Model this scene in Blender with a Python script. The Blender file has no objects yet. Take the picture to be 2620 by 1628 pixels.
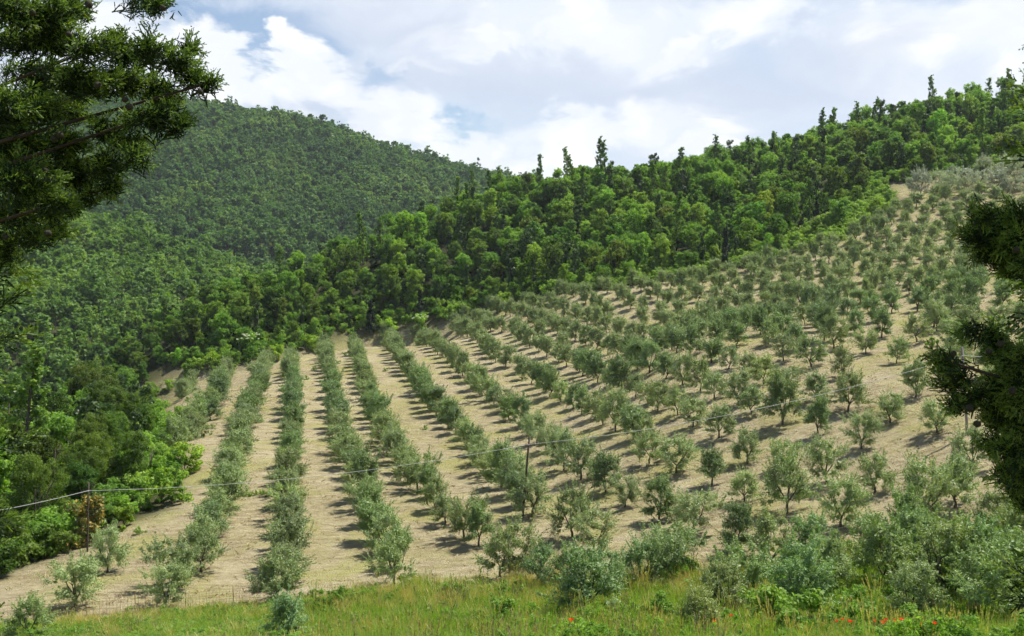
import bpy, math, random
import numpy as np
from mathutils import Vector, Matrix

SC = bpy.context.scene
COL = SC.collection
random.seed(5)
RNG = np.random.default_rng(11)

# ------------------------------------------------------------------ camera
F, CU, CV, VH = 2547.2, 1310.0, 814.0, 657.0      # focal length and centre in photo pixels (2620 x 1628)
PITCH = math.atan((CV - VH) / F)
cd = bpy.data.cameras.new("camera")
cd.sensor_width = 36.0
cd.lens = 35.0
cd.clip_start = 0.1
cd.clip_end = 9000.0
cam = bpy.data.objects.new("camera", cd)
cam.location = (0, 0, 0)
cam.rotation_euler = (math.pi / 2 - PITCH, 0, 0)
COL.objects.link(cam)
SC.camera = cam

# ------------------------------------------------------------------ sun, sky, exposure
SUN_DIR = Vector((0.48, 0.28, 1.0)).normalized()  # towards the sun
SUN_EL = math.asin(SUN_DIR.z)
SUN_AZ = math.atan2(SUN_DIR.x, SUN_DIR.y)         # clockwise from +Y
sl = bpy.data.lights.new("sun", 'SUN')
sl.energy = 5.0
sl.angle = math.radians(0.53)
sl.color = (1.0, 0.95, 0.86)
so = bpy.data.objects.new("sun", sl)
so.rotation_euler = (-SUN_DIR).to_track_quat('-Z', 'Y').to_euler()
so.location = (60, 40, 150)
COL.objects.link(so)

W = bpy.data.worlds.new("World")
SC.world = W
W.use_nodes = True
wn, wl = W.node_tree.nodes, W.node_tree.links
wn.clear()


def N(tree, kind, **kw):
    n = tree.nodes.new(kind)
    for k, v in kw.items():
        if k.startswith('_'):
            setattr(n, k[1:], v)
        else:
            n.inputs[k.replace('__', ' ')].default_value = v
    return n


def mathn(tree, op, a=None, b=None, clamp=False):
    n = tree.nodes.new('ShaderNodeMath')
    n.operation = op
    n.use_clamp = clamp
    for i, x in enumerate((a, b)):
        if x is None:
            continue
        if isinstance(x, (int, float)):
            n.inputs[i].default_value = x
        else:
            tree.links.new(x, n.inputs[i])
    return n.outputs[0]


def mixc(tree, fac, a, b, blend='MIX'):
    n = tree.nodes.new('ShaderNodeMix')
    n.data_type = 'RGBA'
    n.blend_type = blend
    ins = [i for i in n.inputs if i.type == 'RGBA']
    for s, x in ((n.inputs[0], fac), (ins[0], a), (ins[1], b)):
        if isinstance(x, (int, float)):
            s.default_value = x
        elif isinstance(x, tuple):
            s.default_value = x if len(x) == 4 else (*x, 1)
        else:
            tree.links.new(x, s)
    return [o for o in n.outputs if o.type == 'RGBA'][0]


def ramp(tree, fac, stops, interp='LINEAR'):
    n = tree.nodes.new('ShaderNodeValToRGB')
    n.color_ramp.interpolation = interp
    e = n.color_ramp.elements
    while len(e) < len(stops):
        e.new(0.5)
    for el, (p, c) in zip(e, stops):
        el.position = p
        el.color = (c, c, c, 1) if isinstance(c, (int, float)) else (*c, 1)
    tree.links.new(fac, n.inputs[0])
    return n.outputs[0]


def build_sky():
    t = W.node_tree
    sky = t.nodes.new('ShaderNodeTexSky')
    sky.sky_type = 'NISHITA'
    sky.sun_disc = False
    sky.sun_elevation = SUN_EL
    sky.sun_rotation = SUN_AZ
    sky.altitude = 350
    sky.air_density = 1.0
    sky.dust_density = 0.2
    sky.ozone_density = 2.0
    geo = t.nodes.new('ShaderNodeTexCoord')
    d = geo.outputs['Generated']                   # view direction
    sep = t.nodes.new('ShaderNodeSeparateXYZ')
    t.links.new(d, sep.inputs[0])
    # cloud coordinates: stretch the height so that the clouds flatten towards the horizon
    zc = mathn(t, 'MAXIMUM', sep.outputs[2], 0.0)
    mp = t.nodes.new('ShaderNodeMapping')
    mp.inputs['Scale'].default_value = (1.0, 1.0, 1.9)
    mp.inputs['Location'].default_value = (0.0, 0.0, 0.0)
    t.links.new(d, mp.inputs[0])
    n1 = N(t, 'ShaderNodeTexNoise', Scale=3.1, Detail=6.0, Roughness=0.58, Distortion=0.25)
    t.links.new(mp.outputs[0], n1.inputs['Vector'])
    n2 = N(t, 'ShaderNodeTexNoise', Scale=9.5, Detail=6.0, Roughness=0.6, Distortion=0.4)
    t.links.new(mp.outputs[0], n2.inputs['Vector'])
    # warped direction for the individual cloud masses
    wv = t.nodes.new('ShaderNodeVectorMath')
    wv.operation = 'MULTIPLY_ADD'
    t.links.new(n2.outputs['Color'], wv.inputs[0])
    wv.inputs[1].default_value = (0.13, 0.13, 0.13)
    wv.inputs[2].default_value = (-0.065, -0.065, -0.065)
    wv2 = t.nodes.new('ShaderNodeVectorMath')
    wv2.operation = 'ADD'
    t.links.new(d, wv2.inputs[0])
    t.links.new(wv.outputs[0], wv2.inputs[1])

    def blob(u, v, ru, rv, soft, puffy=False):
        """soft elliptical mask around the direction of photo pixel (u, v)"""
        b = (CV - v) / F
        a = (u - CU) / F
        di = Vector((a, math.cos(PITCH) + b * math.sin(PITCH), -math.sin(PITCH) + b * math.cos(PITCH))).normalized()
        m = t.nodes.new('ShaderNodeVectorMath')
        m.operation = 'SUBTRACT'
        t.links.new(wv2.outputs[0], m.inputs[0])
        m.inputs[1].default_value = di
        s = t.nodes.new('ShaderNodeVectorMath')
        s.operation = 'MULTIPLY'
        t.links.new(m.outputs[0], s.inputs[0])
        s.inputs[1].default_value = (F / ru, F / ru, F / rv)
        l = t.nodes.new('ShaderNodeVectorMath')
        l.operation = 'LENGTH'
        t.links.new(s.outputs[0], l.inputs[0])
        r = t.nodes.new('ShaderNodeMapRange')
        r.interpolation_type = 'SMOOTHSTEP'
        r.inputs['From Min'].default_value = 1.0 + soft
        r.inputs['From Max'].default_value = 1.0 - soft
        t.links.new(mathn(t, 'ADD', l.outputs[1], mathn(t, 'MULTIPLY', puff, 0.72)) if puffy else l.outputs[1], r.inputs[0])
        return r.outputs[0]

    def union(lst):
        o = lst[0]
        for x in lst[1:]:
            o = mathn(t, 'MAXIMUM', o, x)
        return o

    # cauliflower puffs
    vo = t.nodes.new('ShaderNodeTexVoronoi')
    vo.feature = 'F1'
    vo.inputs['Scale'].default_value = 13.0
    vo.inputs['Detail'].default_value = 1.0
    vo.inputs['Roughness'].default_value = 0.55
    t.links.new(wv2.outputs[0], vo.inputs['Vector'])
    puff = mathn(t, 'SUBTRACT', vo.outputs['Distance'], 0.70)
    # thin high veil that covers most of the sky, and the gaps of clear blue
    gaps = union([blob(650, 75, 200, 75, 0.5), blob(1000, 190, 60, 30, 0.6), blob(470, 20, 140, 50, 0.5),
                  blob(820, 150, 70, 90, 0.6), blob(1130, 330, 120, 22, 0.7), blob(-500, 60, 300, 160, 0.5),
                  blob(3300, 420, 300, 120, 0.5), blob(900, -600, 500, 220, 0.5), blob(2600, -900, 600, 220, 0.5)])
    # fair-weather cumulus: closed up towards the horizon, open overhead
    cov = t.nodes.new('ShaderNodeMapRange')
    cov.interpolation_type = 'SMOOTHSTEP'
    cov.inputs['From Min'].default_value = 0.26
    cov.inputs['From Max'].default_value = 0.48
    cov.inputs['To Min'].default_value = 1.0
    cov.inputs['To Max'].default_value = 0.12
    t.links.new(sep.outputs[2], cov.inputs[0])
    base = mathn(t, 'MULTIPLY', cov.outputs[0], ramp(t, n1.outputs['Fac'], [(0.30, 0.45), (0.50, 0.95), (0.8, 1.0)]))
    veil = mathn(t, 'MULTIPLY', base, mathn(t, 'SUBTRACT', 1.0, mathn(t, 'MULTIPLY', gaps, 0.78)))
    # bright cumulus heads
    hb = [(505, 150, 120, 85, .16), (600, 215, 150, 75, .2), (715, 110, 55, 62, .16), (750, 165, 70, 70, .18), (800, 220, 120, 80, .2),
          (880, 250, 90, 60, .2), (960, 275, 110, 55, .25), (1060, 300, 110, 60, .3), (300, 90, 170, 80, .25), (390, 150, 120, 80, .25),
          (1230, 95, 170, 45, .3), (1500, 85, 240, 70, .4), (1700, 130, 110, 45, .35), (1580, 340, 250, 70, .3), (1450, 300, 100, 40, .3),
          (2430, 90, 300, 110, .5), (1180, 400, 200, 55, .4), (1900, 40, 160, 45, .5), (1120, 175, 110, 25, .4), (1350, 420, 180, 50, .4), (1780, 400, 160, 40, .4)]
    heads = union([blob(*q[:4], q[4] + .12, puffy=True) for q in hb])
    generic = ramp(t, n1.outputs['Fac'], [(0.50, 0.0), (0.66, 1.0)])
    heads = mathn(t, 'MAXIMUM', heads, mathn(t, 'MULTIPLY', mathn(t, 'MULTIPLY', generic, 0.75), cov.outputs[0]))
    # bluish grey undersides
    under = union([blob(1330, 200, 340, 60, 0.7), blob(1950, 230, 300, 80, 0.7), blob(1720, 230, 220, 50, 0.7),
                   blob(1000, 60, 180, 50, 0.8), blob(700, 300, 200, 35, 0.8), blob(2150, 130, 200, 60, 0.8)])
    fine = mathn(t, 'MULTIPLY', ramp(t, n2.outputs['Fac'], [(0.30, 0.55), (0.60, 1.0)]), ramp(t, vo.outputs['Distance'], [(0.35, 1.0), (0.75, 0.35)]))
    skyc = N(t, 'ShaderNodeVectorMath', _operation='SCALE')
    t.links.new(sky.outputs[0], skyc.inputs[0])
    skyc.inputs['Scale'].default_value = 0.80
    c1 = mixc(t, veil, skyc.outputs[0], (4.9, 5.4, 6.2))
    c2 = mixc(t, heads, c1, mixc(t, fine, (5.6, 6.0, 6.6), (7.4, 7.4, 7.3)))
    c3 = mixc(t, mathn(t, 'MULTIPLY', under, 0.6), c2, (4.1, 4.6, 5.6))
    bg = t.nodes.new('ShaderNodeBackground')
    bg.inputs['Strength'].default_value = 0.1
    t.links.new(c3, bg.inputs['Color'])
    out = t.nodes.new('ShaderNodeOutputWorld')
    t.links.new(bg.outputs[0], out.inputs[0])


build_sky()
SC.view_settings.view_transform = 'Standard'
SC.view_settings.look = 'None'
SC.view_settings.gamma = 1.0
SC.view_settings.exposure = 0.65
SC.view_settings.use_curve_mapping = False
SC.render.engine = 'CYCLES'
W.cycles.sampling_method = 'NONE'                 # the sky is smooth: bounce rays find it
SC.cycles.use_adaptive_sampling = True
SC.cycles.adaptive_threshold = 0.035
SC.cycles.adaptive_min_samples = 20
SC.cycles.max_bounces = 3
SC.cycles.diffuse_bounces = 2
SC.cycles.glossy_bounces = 1
SC.cycles.transmission_bounces = 2
SC.cycles.volume_bounces = 0
SC.cycles.caustics_reflective = False
SC.cycles.caustics_refractive = False
SC.cycles.use_denoising = True

# ------------------------------------------------------------------ pixel <-> place


def ray(u, v):
    a, b = (u - CU) / F, (CV - v) / F
    y = math.cos(PITCH) + b * math.sin(PITCH)
    z = -math.sin(PITCH) + b * math.cos(PITCH)
    return np.array([a / y, 1.0, z / y])


def project(p):
    x, y, z = p[..., 0], p[..., 1], p[..., 2]
    fw = y * math.cos(PITCH) - z * math.sin(PITCH)
    up = y * math.sin(PITCH) + z * math.cos(PITCH)
    return CU + F * x / fw, CV - F * up / fw, fw


# ------------------------------------------------------------------ terrain height
CP = []
for u, v, d, dz in [
    # near field
    (192, 1557, 60, 0), (418, 1560, 60.5, 0), (712, 1542, 62, 0), (1026, 1494, 64, 0), (1320, 1483, 64, 0),
    (560, 1330, 82, 0), (740, 1200, 100, 0), (614, 1135, 114, 0), (862, 1070, 132, 0), (675, 945, 190, 0),
    (743, 935, 192, 0), (575, 960, 180, 0), (465, 1022, 148, 0), (454, 1154, 110, 0), (905, 885, 205, 0),
    (1052, 1245, 93, 0), (957, 1050, 137, 0), (1007, 905, 195, 0), (1255, 1228, 96, 0), (1092, 884, 199, 0),
    (1285, 1061, 126, 0), (1219, 874, 195, 0), (1469, 1051, 124, 0), (1314, 858, 198, 0), (1496, 960, 149, 0),
    (1714, 899, 129, 0), (2008, 1002, 99, 0), (1876, 948, 114, 0), (2133, 892, 116, 0), (2294, 930, 104, 0),
    (2280, 783, 144, 0), (1789, 871, 139, 0), (2358, 584, 205, 0), (2405, 478, 235, 0), (2045, 661, 205, 0),
    (1846, 708, 205, 0), (1492, 761, 205, 0), (2238, 1259, 70, 0), (2205, 1146, 80, 0), (2397, 1106, 78, 0),
    (2092, 1117, 84, 0), (1884, 1412, 62, 0), (1608, 1461, 62, 0), (2151, 1357, 63, 0), (2482, 1206, 68, 0),
    (1750, 1190, 85, 0), (1500, 1200, 90, 0), (2620, 900, 100, 0), (2600, 700, 150, 0), (2600, 560, 200, 0),
    (280, 1400, 76, 0), (330, 1330, 84, 0),
    # bank in front
    (0, 1628, 56, 0), (700, 1632, 50, 0), (1310, 1640, 45, 0), (2000, 1640, 42, 0), (2620, 1640, 40, 0),
    (300, 1575, 58.5, 0), (2200, 1425, 58, 0), (2600, 1400, 56, 0),
    # wooded hill behind: crown tops minus tree height
    (2620, 190, 330, -11), (2300, 232, 330, -11), (1938, 345, 325, -10), (1508, 408, 320, -10),
    (1271, 440, 315, -10), (1077, 512, 290, -9), (937, 575, 270, -9), (700, 660, 255, -9), (560, 695, 240, -9),
    (430, 770, 230, -9),
    # spur on the left
    (100, 790, 330, -7), (300, 720, 370, -7), (215, 535, 480, -7), (355, 575, 470, -7), (484, 640, 450, -7),
    (600, 705, 430, -7), (0, 560, 480, -7), (-300, 540, 480, -7),
    # far hill
    (460, 256, 900, -7), (800, 305, 900, -7), (1000, 381, 900, -7), (1228, 440, 900, -7), (0, 240, 900, -7),
    (-500, 225, 900, -7), (1600, 500, 900, -7), (2200, 520, 900, -7), (3000, 500, 900, -7),
    (620, 450, 740, -7), (900, 515, 720, -7), (250, 400, 720, -7), (640, 590, 620, -7),
]:
    p = ray(u, v) * d
    CP.append((p[0], p[1], p[2] + dz))
CP += [(0, 20, -8.6), (-10, 20, -8.9), (10, 20, -8.4), (0, 8, -4.0), (-5, 8, -4.0), (5, 8, -3.9), (0, 3, -2.1),
       (0, -5, -1.7), (-10, -5, -1.8), (10, -5, -1.7), (0, -40, -1.0), (-40, 10, -12), (40, 10, -6), (-60, -50, -8),
       (60, -50, 2), (-25, 30, -13.5), (25, 30, -11.5), (-60, 40, -22), (70, 50, -8), (90, 90, -1),
       (-58, 110, -26.5), (-58, 82, -26), (-50, 66, -24), (-95, 120, -36), (-62, 160, -29), (-100, 200, -42),
       (-62, 205, -29), (-30, 232, -27), (-150, 150, -60), (-150, 60, -45), (-150, 250, -60), (-110, 300, -45),
       (-60, 320, -28), (110, 430, 12), (0, 420, 2), (-70, 400, -24), (210, 430, 42), (320, 430, 62), (260, 260, 42),
       (300, 120, 40), (200, 100, 22), (-150, 580, -26), (-260, 580, -8), (-60, 580, -34), (40, 580, -34),
       (150, 560, -10), (320, 600, 20), (-300, 200, -40), (-300, 350, -20), (-420, 480, 40), (-600, 600, 60),
       (-700, 100, 0), (-700, -60, 0), (0, 1300, 60), (-500, 1300, 90), (500, 1300, 30), (0, 2700, 0), (-1200, 2700, 0),
       (1200, 2700, 0), (1200, 900, 60), (-1200, 900, 90), (1200, 100, 60), (700, 300, 70), (700, 0, 30)]
CP = np.array(CP)
KC = 9.0


def _kern(r2):
    return np.sqrt(r2 + KC * KC)


def _fit():
    n = len(CP)
    d2 = ((CP[:, None, :2] - CP[None, :, :2]) ** 2).sum(-1)
    A = np.zeros((n + 3, n + 3))
    A[:n, :n] = _kern(d2) - np.eye(n) * 1.2
    A[:n, n] = 1
    A[:n, n + 1:] = CP[:, :2]
    A[n, :n] = 1
    A[n + 1:, :n] = CP[:, :2].T
    b = np.zeros(n + 3)
    b[:n] = CP[:, 2]
    return np.linalg.solve(A, b)


_SOL = _fit()


def H(x, y):
    x = np.atleast_1d(np.asarray(x, float))
    y = np.atleast_1d(np.asarray(y, float))
    out = np.full(x.shape, _SOL[-3]) + _SOL[-2] * x + _SOL[-1] * y
    n = len(CP)
    xf, yf, of = x.ravel(), y.ravel(), out.ravel()
    for s in range(0, xf.size, 20000):
        xs, ys = xf[s:s + 20000], yf[s:s + 20000]
        r2 = (xs[:, None] - CP[None, :, 0]) ** 2 + (ys[:, None] - CP[None, :, 1]) ** 2
        of[s:s + 20000] += _kern(r2) @ _SOL[:n]
    # small unevenness
    of += 0.10 * np.sin(xf * 0.31 + 1.3) * np.sin(yf * 0.27 + 0.4) + 0.05 * np.sin(xf * 0.9 + yf * 0.6)
    return of.reshape(x.shape)


def h1(x, y):
    return float(H(x, y)[0])


def unproject(u, v, dmin=25.0, dmax=420.0):
    r = ray(u, v)
    ds = np.concatenate([np.linspace(dmin, dmax, 500)])
    below = r[2] * ds <= H(r[0] * ds, ds)
    if not below.any():
        return None
    i = int(np.argmax(below))
    lo, hi = (ds[i - 1] if i else ds[0] - 1), ds[i]
    for _ in range(14):
        m = (lo + hi) / 2
        if r[2] * m <= h1(r[0] * m, m):
            hi = m
        else:
            lo = m
    return np.array([r[0] * hi, hi, h1(r[0] * hi, hi)])


def in_poly(px, py, poly):
    px, py = np.asarray(px), np.asarray(py)
    c = np.zeros(px.shape, bool)
    n = len(poly)
    for i in range(n):
        x1, y1 = poly[i]
        x2, y2 = poly[(i + 1) % n]
        if y1 == y2:
            continue
        cond = ((y1 > py) != (y2 > py)) & (px < (x2 - x1) * (py - y1) / (y2 - y1) + x1)
        c ^= cond
    return c


FIELD_PX = [(-80, 1500), (0, 1475), (130, 1425), (320, 1345), (440, 1300), (468, 1200), (455, 1130), (428, 1060),
            (415, 990), (430, 962), (560, 945), (680, 925), (760, 905), (850, 872), (950, 852), (1060, 838),
            (1140, 818), (1250, 800), (1320, 778), (1430, 750), (1500, 748), (1640, 732), (1850, 695), (1960, 670),
            (2050, 645), (2150, 618), (2270, 555), (2310, 525), (2270, 476), (2450, 458), (2560, 442), (2640, 435)]
BANK_PX = [(2620, 1412), (2400, 1432), (2200, 1430), (2000, 1450), (1800, 1470), (1600, 1490), (1300, 1502),
           (1050, 1512), (900, 1522), (700, 1545), (500, 1562), (300, 1582), (-80, 1612)]
FIELD = [tuple(unproject(u, v)[:2]) for u, v in FIELD_PX if unproject(u, v) is not None]
FIELD += [(FIELD[-1][0] + 60, FIELD[-1][1] - 10), (95, 70)]
BANK_LINE = [tuple(unproject(u, v)[:2]) for u, v in BANK_PX]
FIELD += BANK_LINE


# ------------------------------------------------------------------ mesh and object helpers
def mesh_arrays(name, verts, faces, k=4, mats=(), smooth=False, mat_idx=None):
    """faces: (n,k) int array or list of arrays of one size"""
    me = bpy.data.meshes.new(name)
    v = np.asarray(verts, np.float32).reshape(-1, 3)
    f = np.asarray(faces, np.int32).reshape(-1, k)
    me.vertices.add(len(v))
    me.vertices.foreach_set('co', v.ravel())
    me.loops.add(f.size)
    me.loops.foreach_set('vertex_index', f.ravel())
    me.polygons.add(len(f))
    me.polygons.foreach_set('loop_start', np.arange(0, f.size, k, dtype=np.int32))
    me.polygons.foreach_set('loop_total', np.full(len(f), k, np.int32))
    for m in mats:
        me.materials.append(m)
    if mat_idx is not None:
        me.polygons.foreach_set('material_index', np.asarray(mat_idx, np.int32))
    if smooth:
        me.polygons.foreach_set('use_smooth', np.ones(len(f), bool))
    me.update(calc_edges=True)
    return me


def link(name, data, parent=None, loc=(0, 0, 0), rot=(0, 0, 0), scl=(1, 1, 1)):
    o = bpy.data.objects.new(name, data)
    o.location, o.rotation_euler, o.scale = loc, rot, scl
    COL.objects.link(o)
    if parent is not None:
        o.parent = parent
    return o


def tag(o, label=None, cat=None, group=None, kind=None):
    for k, v in (('label', label), ('category', cat), ('group', group), ('kind', kind)):
        if v is not None:
            o[k] = v
    return o


def tube(pts, radii, n=6, cap=True):
    pts = [Vector(p) for p in pts]
    vs, fs = [], []
    prev = None
    for i, p in enumerate(pts):
        t = (pts[min(i + 1, len(pts) - 1)] - pts[max(i - 1, 0)]).normalized()
        a = Vector((0, 0, 1)) if abs(t.z) < 0.9 else Vector((1, 0, 0))
        if prev is not None:
            a = prev
        b = t.cross(a).normalized()
        a2 = b.cross(t).normalized()
        prev = a2
        for j in range(n):
            w = 2 * math.pi * j / n
            vs.append(p + (a2 * math.cos(w) + b * math.sin(w)) * radii[i])
    for i in range(len(pts) - 1):
        for j in range(n):
            k = (j + 1) % n
            fs.append((i * n + j, i * n + k, (i + 1) * n + k, (i + 1) * n + j))
    if cap:
        m = (len(pts) - 1) * n
        c = len(vs)
        vs.append(pts[-1])
        for j in range(0, n):
            fs.append((m + j, m + (j + 1) % n, c, c))
    return [tuple(v) for v in vs], fs


class Soup:
    def __init__(self):
        self.v, self.f = [], []

    def add(self, vf):
        o = len(self.v)
        self.v += vf[0]
        self.f += [tuple(i + o for i in f) for f in vf[1]]

    def mesh(self, name, mat, smooth=True):
        me = bpy.data.meshes.new(name)
        fs = [tuple(dict.fromkeys(f)) for f in self.f]
        me.from_pydata(self.v, [], fs)
        me.materials.append(mat)
        if smooth:
            me.polygons.foreach_set('use_smooth', np.ones(len(me.polygons), bool))
        me.update()
        return me


def unit(a):
    return a / np.maximum(np.linalg.norm(a, axis=-1, keepdims=True), 1e-9)


def leaves(centers, radii, per, ln, wd, rng, shell=0.55, along=0.0, hang=0.0, jit=0.35):
    """diamond leaves spread through clumps; returns verts (n*4,3)"""
    c = np.repeat(np.asarray(centers, float), per, axis=0)
    r = np.repeat(np.asarray(radii, float), per, axis=0)
    n = len(c)
    d = unit(rng.normal(size=(n, 3)))
    rad = (shell + (1 - shell) * rng.random((n, 1))) ** 0.7 * (rng.random((n, 1)) ** 0.22)
    p = c + d * rad * r
    nrm = unit(d * 0.7 + rng.normal(size=(n, 3)) * 0.6 + np.array([0.1, 0, 0.55]))
    t = rng.normal(size=(n, 3)) + d * along + np.array([0, 0, -hang])
    t = unit(t - nrm * (t * nrm).sum(-1, keepdims=True))
    b = np.cross(nrm, t)
    s = 1 + jit * (rng.random((n, 1)) * 2 - 1)
    L, Wd = ln * s * 0.5, wd * s * 0.5
    q = np.stack([p - t * L, p + b * Wd, p + t * L, p - b * Wd], 1)
    return q.reshape(-1, 3)


def quad_mesh(name, q, mat):
    n = len(q) // 4
    return mesh_arrays(name, q, np.arange(n * 4).reshape(-1, 4), 4, (mat,))


# ------------------------------------------------------------------ materials
def new_mat(name):
    m = bpy.data.materials.new(name)
    m.use_nodes = True
    m.node_tree.nodes.clear()
    return m, m.node_tree


def leaf_mat(name, stops, back=None, trans=0.3, rough=0.55, spec=0.25, isl=0.5, patch=0.35, pamt=0.9):
    """two-sided leaf: colour varies per tree and per leaf, light passes through"""
    m, t = new_mat(name)
    oi = t.nodes.new('ShaderNodeObjectInfo')
    geo = t.nodes.new('ShaderNodeNewGeometry')
    f = mathn(t, 'ADD', mathn(t, 'MULTIPLY', oi.outputs['Random'], 1 - isl),
              mathn(t, 'MULTIPLY', geo.outputs['Random Per Island'], isl))
    tcn = t.nodes.new('ShaderNodeTexCoord')
    nz = N(t, 'ShaderNodeTexNoise', Scale=patch, Detail=2.0, Roughness=0.6)
    t.links.new(geo.outputs['Position'], nz.inputs['Vector'])
    f = mathn(t, 'ADD', f, mathn(t, 'MULTIPLY', mathn(t, 'SUBTRACT', nz.outputs['Fac'], 0.5), pamt), clamp=True)
    col = ramp(t, f, stops)
    if back is not None:
        col = mixc(t, mathn(t, 'MULTIPLY', geo.outputs['Backfacing'], 0.8), col, back)
    col = mixc(t, 1.0, col, oi.outputs['Color'], 'MULTIPLY')
    p = N(t, 'ShaderNodeBsdfPrincipled', Roughness=rough)
    p.inputs['Specular IOR Level'].default_value = spec
    t.links.new(col, p.inputs['Base Color'])
    tr = t.nodes.new('ShaderNodeBsdfTranslucent')
    tc = mixc(t, 1.0, col, (1.25, 1.35, 0.55), 'MULTIPLY')
    t.links.new(tc, tr.inputs['Color'])
    mx = t.nodes.new('ShaderNodeMixShader')
    mx.inputs[0].default_value = trans
    t.links.new(p.outputs[0], mx.inputs[1])
    t.links.new(tr.outputs[0], mx.inputs[2])
    o = t.nodes.new('ShaderNodeOutputMaterial')
    t.links.new(mx.outputs[0], o.inputs[0])
    return m


def plain_mat(name, c1, c2, scale=8.0, rough=0.85, bump=0.3, spec=0.2):
    m, t = new_mat(name)
    tc = t.nodes.new('ShaderNodeTexCoord')
    n = N(t, 'ShaderNodeTexNoise', Scale=scale, Detail=6.0, Roughness=0.65)
    t.links.new(tc.outputs['Object'], n.inputs['Vector'])
    col = mixc(t, n.outputs['Fac'], c1, c2)
    p = N(t, 'ShaderNodeBsdfPrincipled', Roughness=rough)
    p.inputs['Specular IOR Level'].default_value = spec
    t.links.new(col, p.inputs['Base Color'])
    b = N(t, 'ShaderNodeBump', Strength=bump, Distance=0.02)
    t.links.new(n.outputs['Fac'], b.inputs['Height'])
    t.links.new(b.outputs[0], p.inputs['Normal'])
    o = t.nodes.new('ShaderNodeOutputMaterial')
    t.links.new(p.outputs[0], o.inputs[0])
    return m


M_OLIVE = leaf_mat('olive_leaf', [(0.0, (0.125, 0.200, 0.054)), (0.5, (0.220, 0.305, 0.098)), (1.0, (0.37, 0.43, 0.19))],
                   back=(0.30, 0.36, 0.18), trans=0.30, rough=0.45, spec=0.3)
M_SILVER = leaf_mat('silver_leaf', [(0.0, (0.22, 0.27, 0.17)), (1.0, (0.38, 0.43, 0.31))], back=(0.45, 0.49, 0.38),
                    trans=0.25, rough=0.42, spec=0.4)
M_BROAD = leaf_mat('broad_leaf', [(0.0, (0.068, 0.145, 0.022)), (0.35, (0.140, 0.268, 0.040)), (0.7, (0.230, 0.385, 0.058)),
                                  (1.0, (0.37, 0.51, 0.090))], trans=0.52, rough=0.5)
M_VINE = leaf_mat('vine_leaf', [(0.0, (0.17, 0.30, 0.045)), (1.0, (0.34, 0.47, 0.095))], trans=0.45)
M_IVY = leaf_mat('ivy_leaf', [(0.0, (0.035, 0.075, 0.022)), (1.0, (0.085, 0.145, 0.036))], trans=0.28, rough=0.4)
M_FAR = leaf_mat('far_leaf', [(0.0, (0.060, 0.130, 0.040)), (0.5, (0.105, 0.205, 0.056)), (1.0, (0.19, 0.29, 0.075))], trans=0.42, isl=.28, patch=0.016, pamt=2.1)
M_SPUR = leaf_mat('spur_leaf', [(0.0, (0.070, 0.140, 0.030)), (0.5, (0.130, 0.235, 0.046)), (1.0, (0.22, 0.33, 0.070))], trans=0.44, isl=.28, patch=0.03, pamt=1.3)
M_JUN = leaf_mat('juniper_leaf', [(0.0, (0.014, 0.030, 0.014)), (1.0, (0.035, 0.06, 0.024))], trans=0.1)
M_CYP = leaf_mat('cypress_leaf', [(0.0, (0.011, 0.026, 0.006)), (0.6, (0.021, 0.044, 0.009)), (1.0, (0.040, 0.068, 0.014))], trans=0.15, isl=0.8)  # inner sprays: self-shade of the leafy mass darkened into the colour
M_CYPTIP = leaf_mat('cypress_lit_tip', [(0.0, (0.050, 0.105, 0.018)), (0.6, (0.125, 0.205, 0.034)), (1.0, (0.26, 0.33, 0.060))], trans=0.34, isl=0.8)  # pale new growth, with sunlit spray ends brightened into the colour
M_GRASS = leaf_mat('grass_blade', [(0.0, (0.17, 0.29, 0.035)), (0.6, (0.27, 0.39, 0.06)), (1.0, (0.40, 0.45, 0.11))], trans=0.42, rough=0.6)
M_STRAW = leaf_mat('dry_grass', [(0.0, (0.44, 0.37, 0.11)), (0.6, (0.56, 0.48, 0.18)), (1.0, (0.62, 0.56, 0.30))], trans=0.35, rough=0.7)
M_WEED = leaf_mat('weed_leaf', [(0.0, (0.12, 0.23, 0.03)), (1.0, (0.24, 0.37, 0.06))], trans=0.40)
M_BROOM = leaf_mat('broom_leaf', [(0.0, (0.13, 0.15, 0.04)), (0.7, (0.20, 0.19, 0.05)), (0.85, (0.36, 0.24, 0.05)), (1.0, (0.5, 0.34, 0.07))], trans=0.25, isl=1.0)
M_WHITE = leaf_mat('white_flower', [(0.0, (0.55, 0.56, 0.42)), (1.0, (0.8, 0.8, 0.68))], trans=0.25)
M_RED = leaf_mat('poppy_petal', [(0.0, (0.62, 0.035, 0.012)), (1.0, (0.8, 0.09, 0.02))], trans=0.35)
M_CLOD = leaf_mat('straw_litter', [(0.0, (0.16, 0.11, 0.055)), (0.5, (0.34, 0.26, 0.14)), (1.0, (0.56, 0.47, 0.30))], trans=0.1, rough=0.9)
M_LOW = leaf_mat('low_weed', [(0.0, (0.17, 0.19, 0.045)), (1.0, (0.34, 0.33, 0.10))], trans=0.3)
M_BARK = plain_mat('olive_bark', (0.055, 0.045, 0.033), (0.15, 0.125, 0.095), 9.0)
M_FBARK = plain_mat('forest_bark', (0.05, 0.04, 0.03), (0.14, 0.115, 0.09), 3.0)
M_CBARK = plain_mat('cypress_bark', (0.03, 0.022, 0.016), (0.09, 0.065, 0.048), 14.0)
M_POLE = plain_mat('pole_wood', (0.045, 0.036, 0.028), (0.13, 0.105, 0.08), 6.0)
M_GPOLE = plain_mat('grey_pole_wood', (0.16, 0.145, 0.125), (0.30, 0.275, 0.24), 6.0)
M_CABLE = plain_mat('cable_sheath', (0.50, 0.49, 0.46), (0.62, 0.61, 0.58), 3.0, rough=0.5, bump=0.0)
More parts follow.
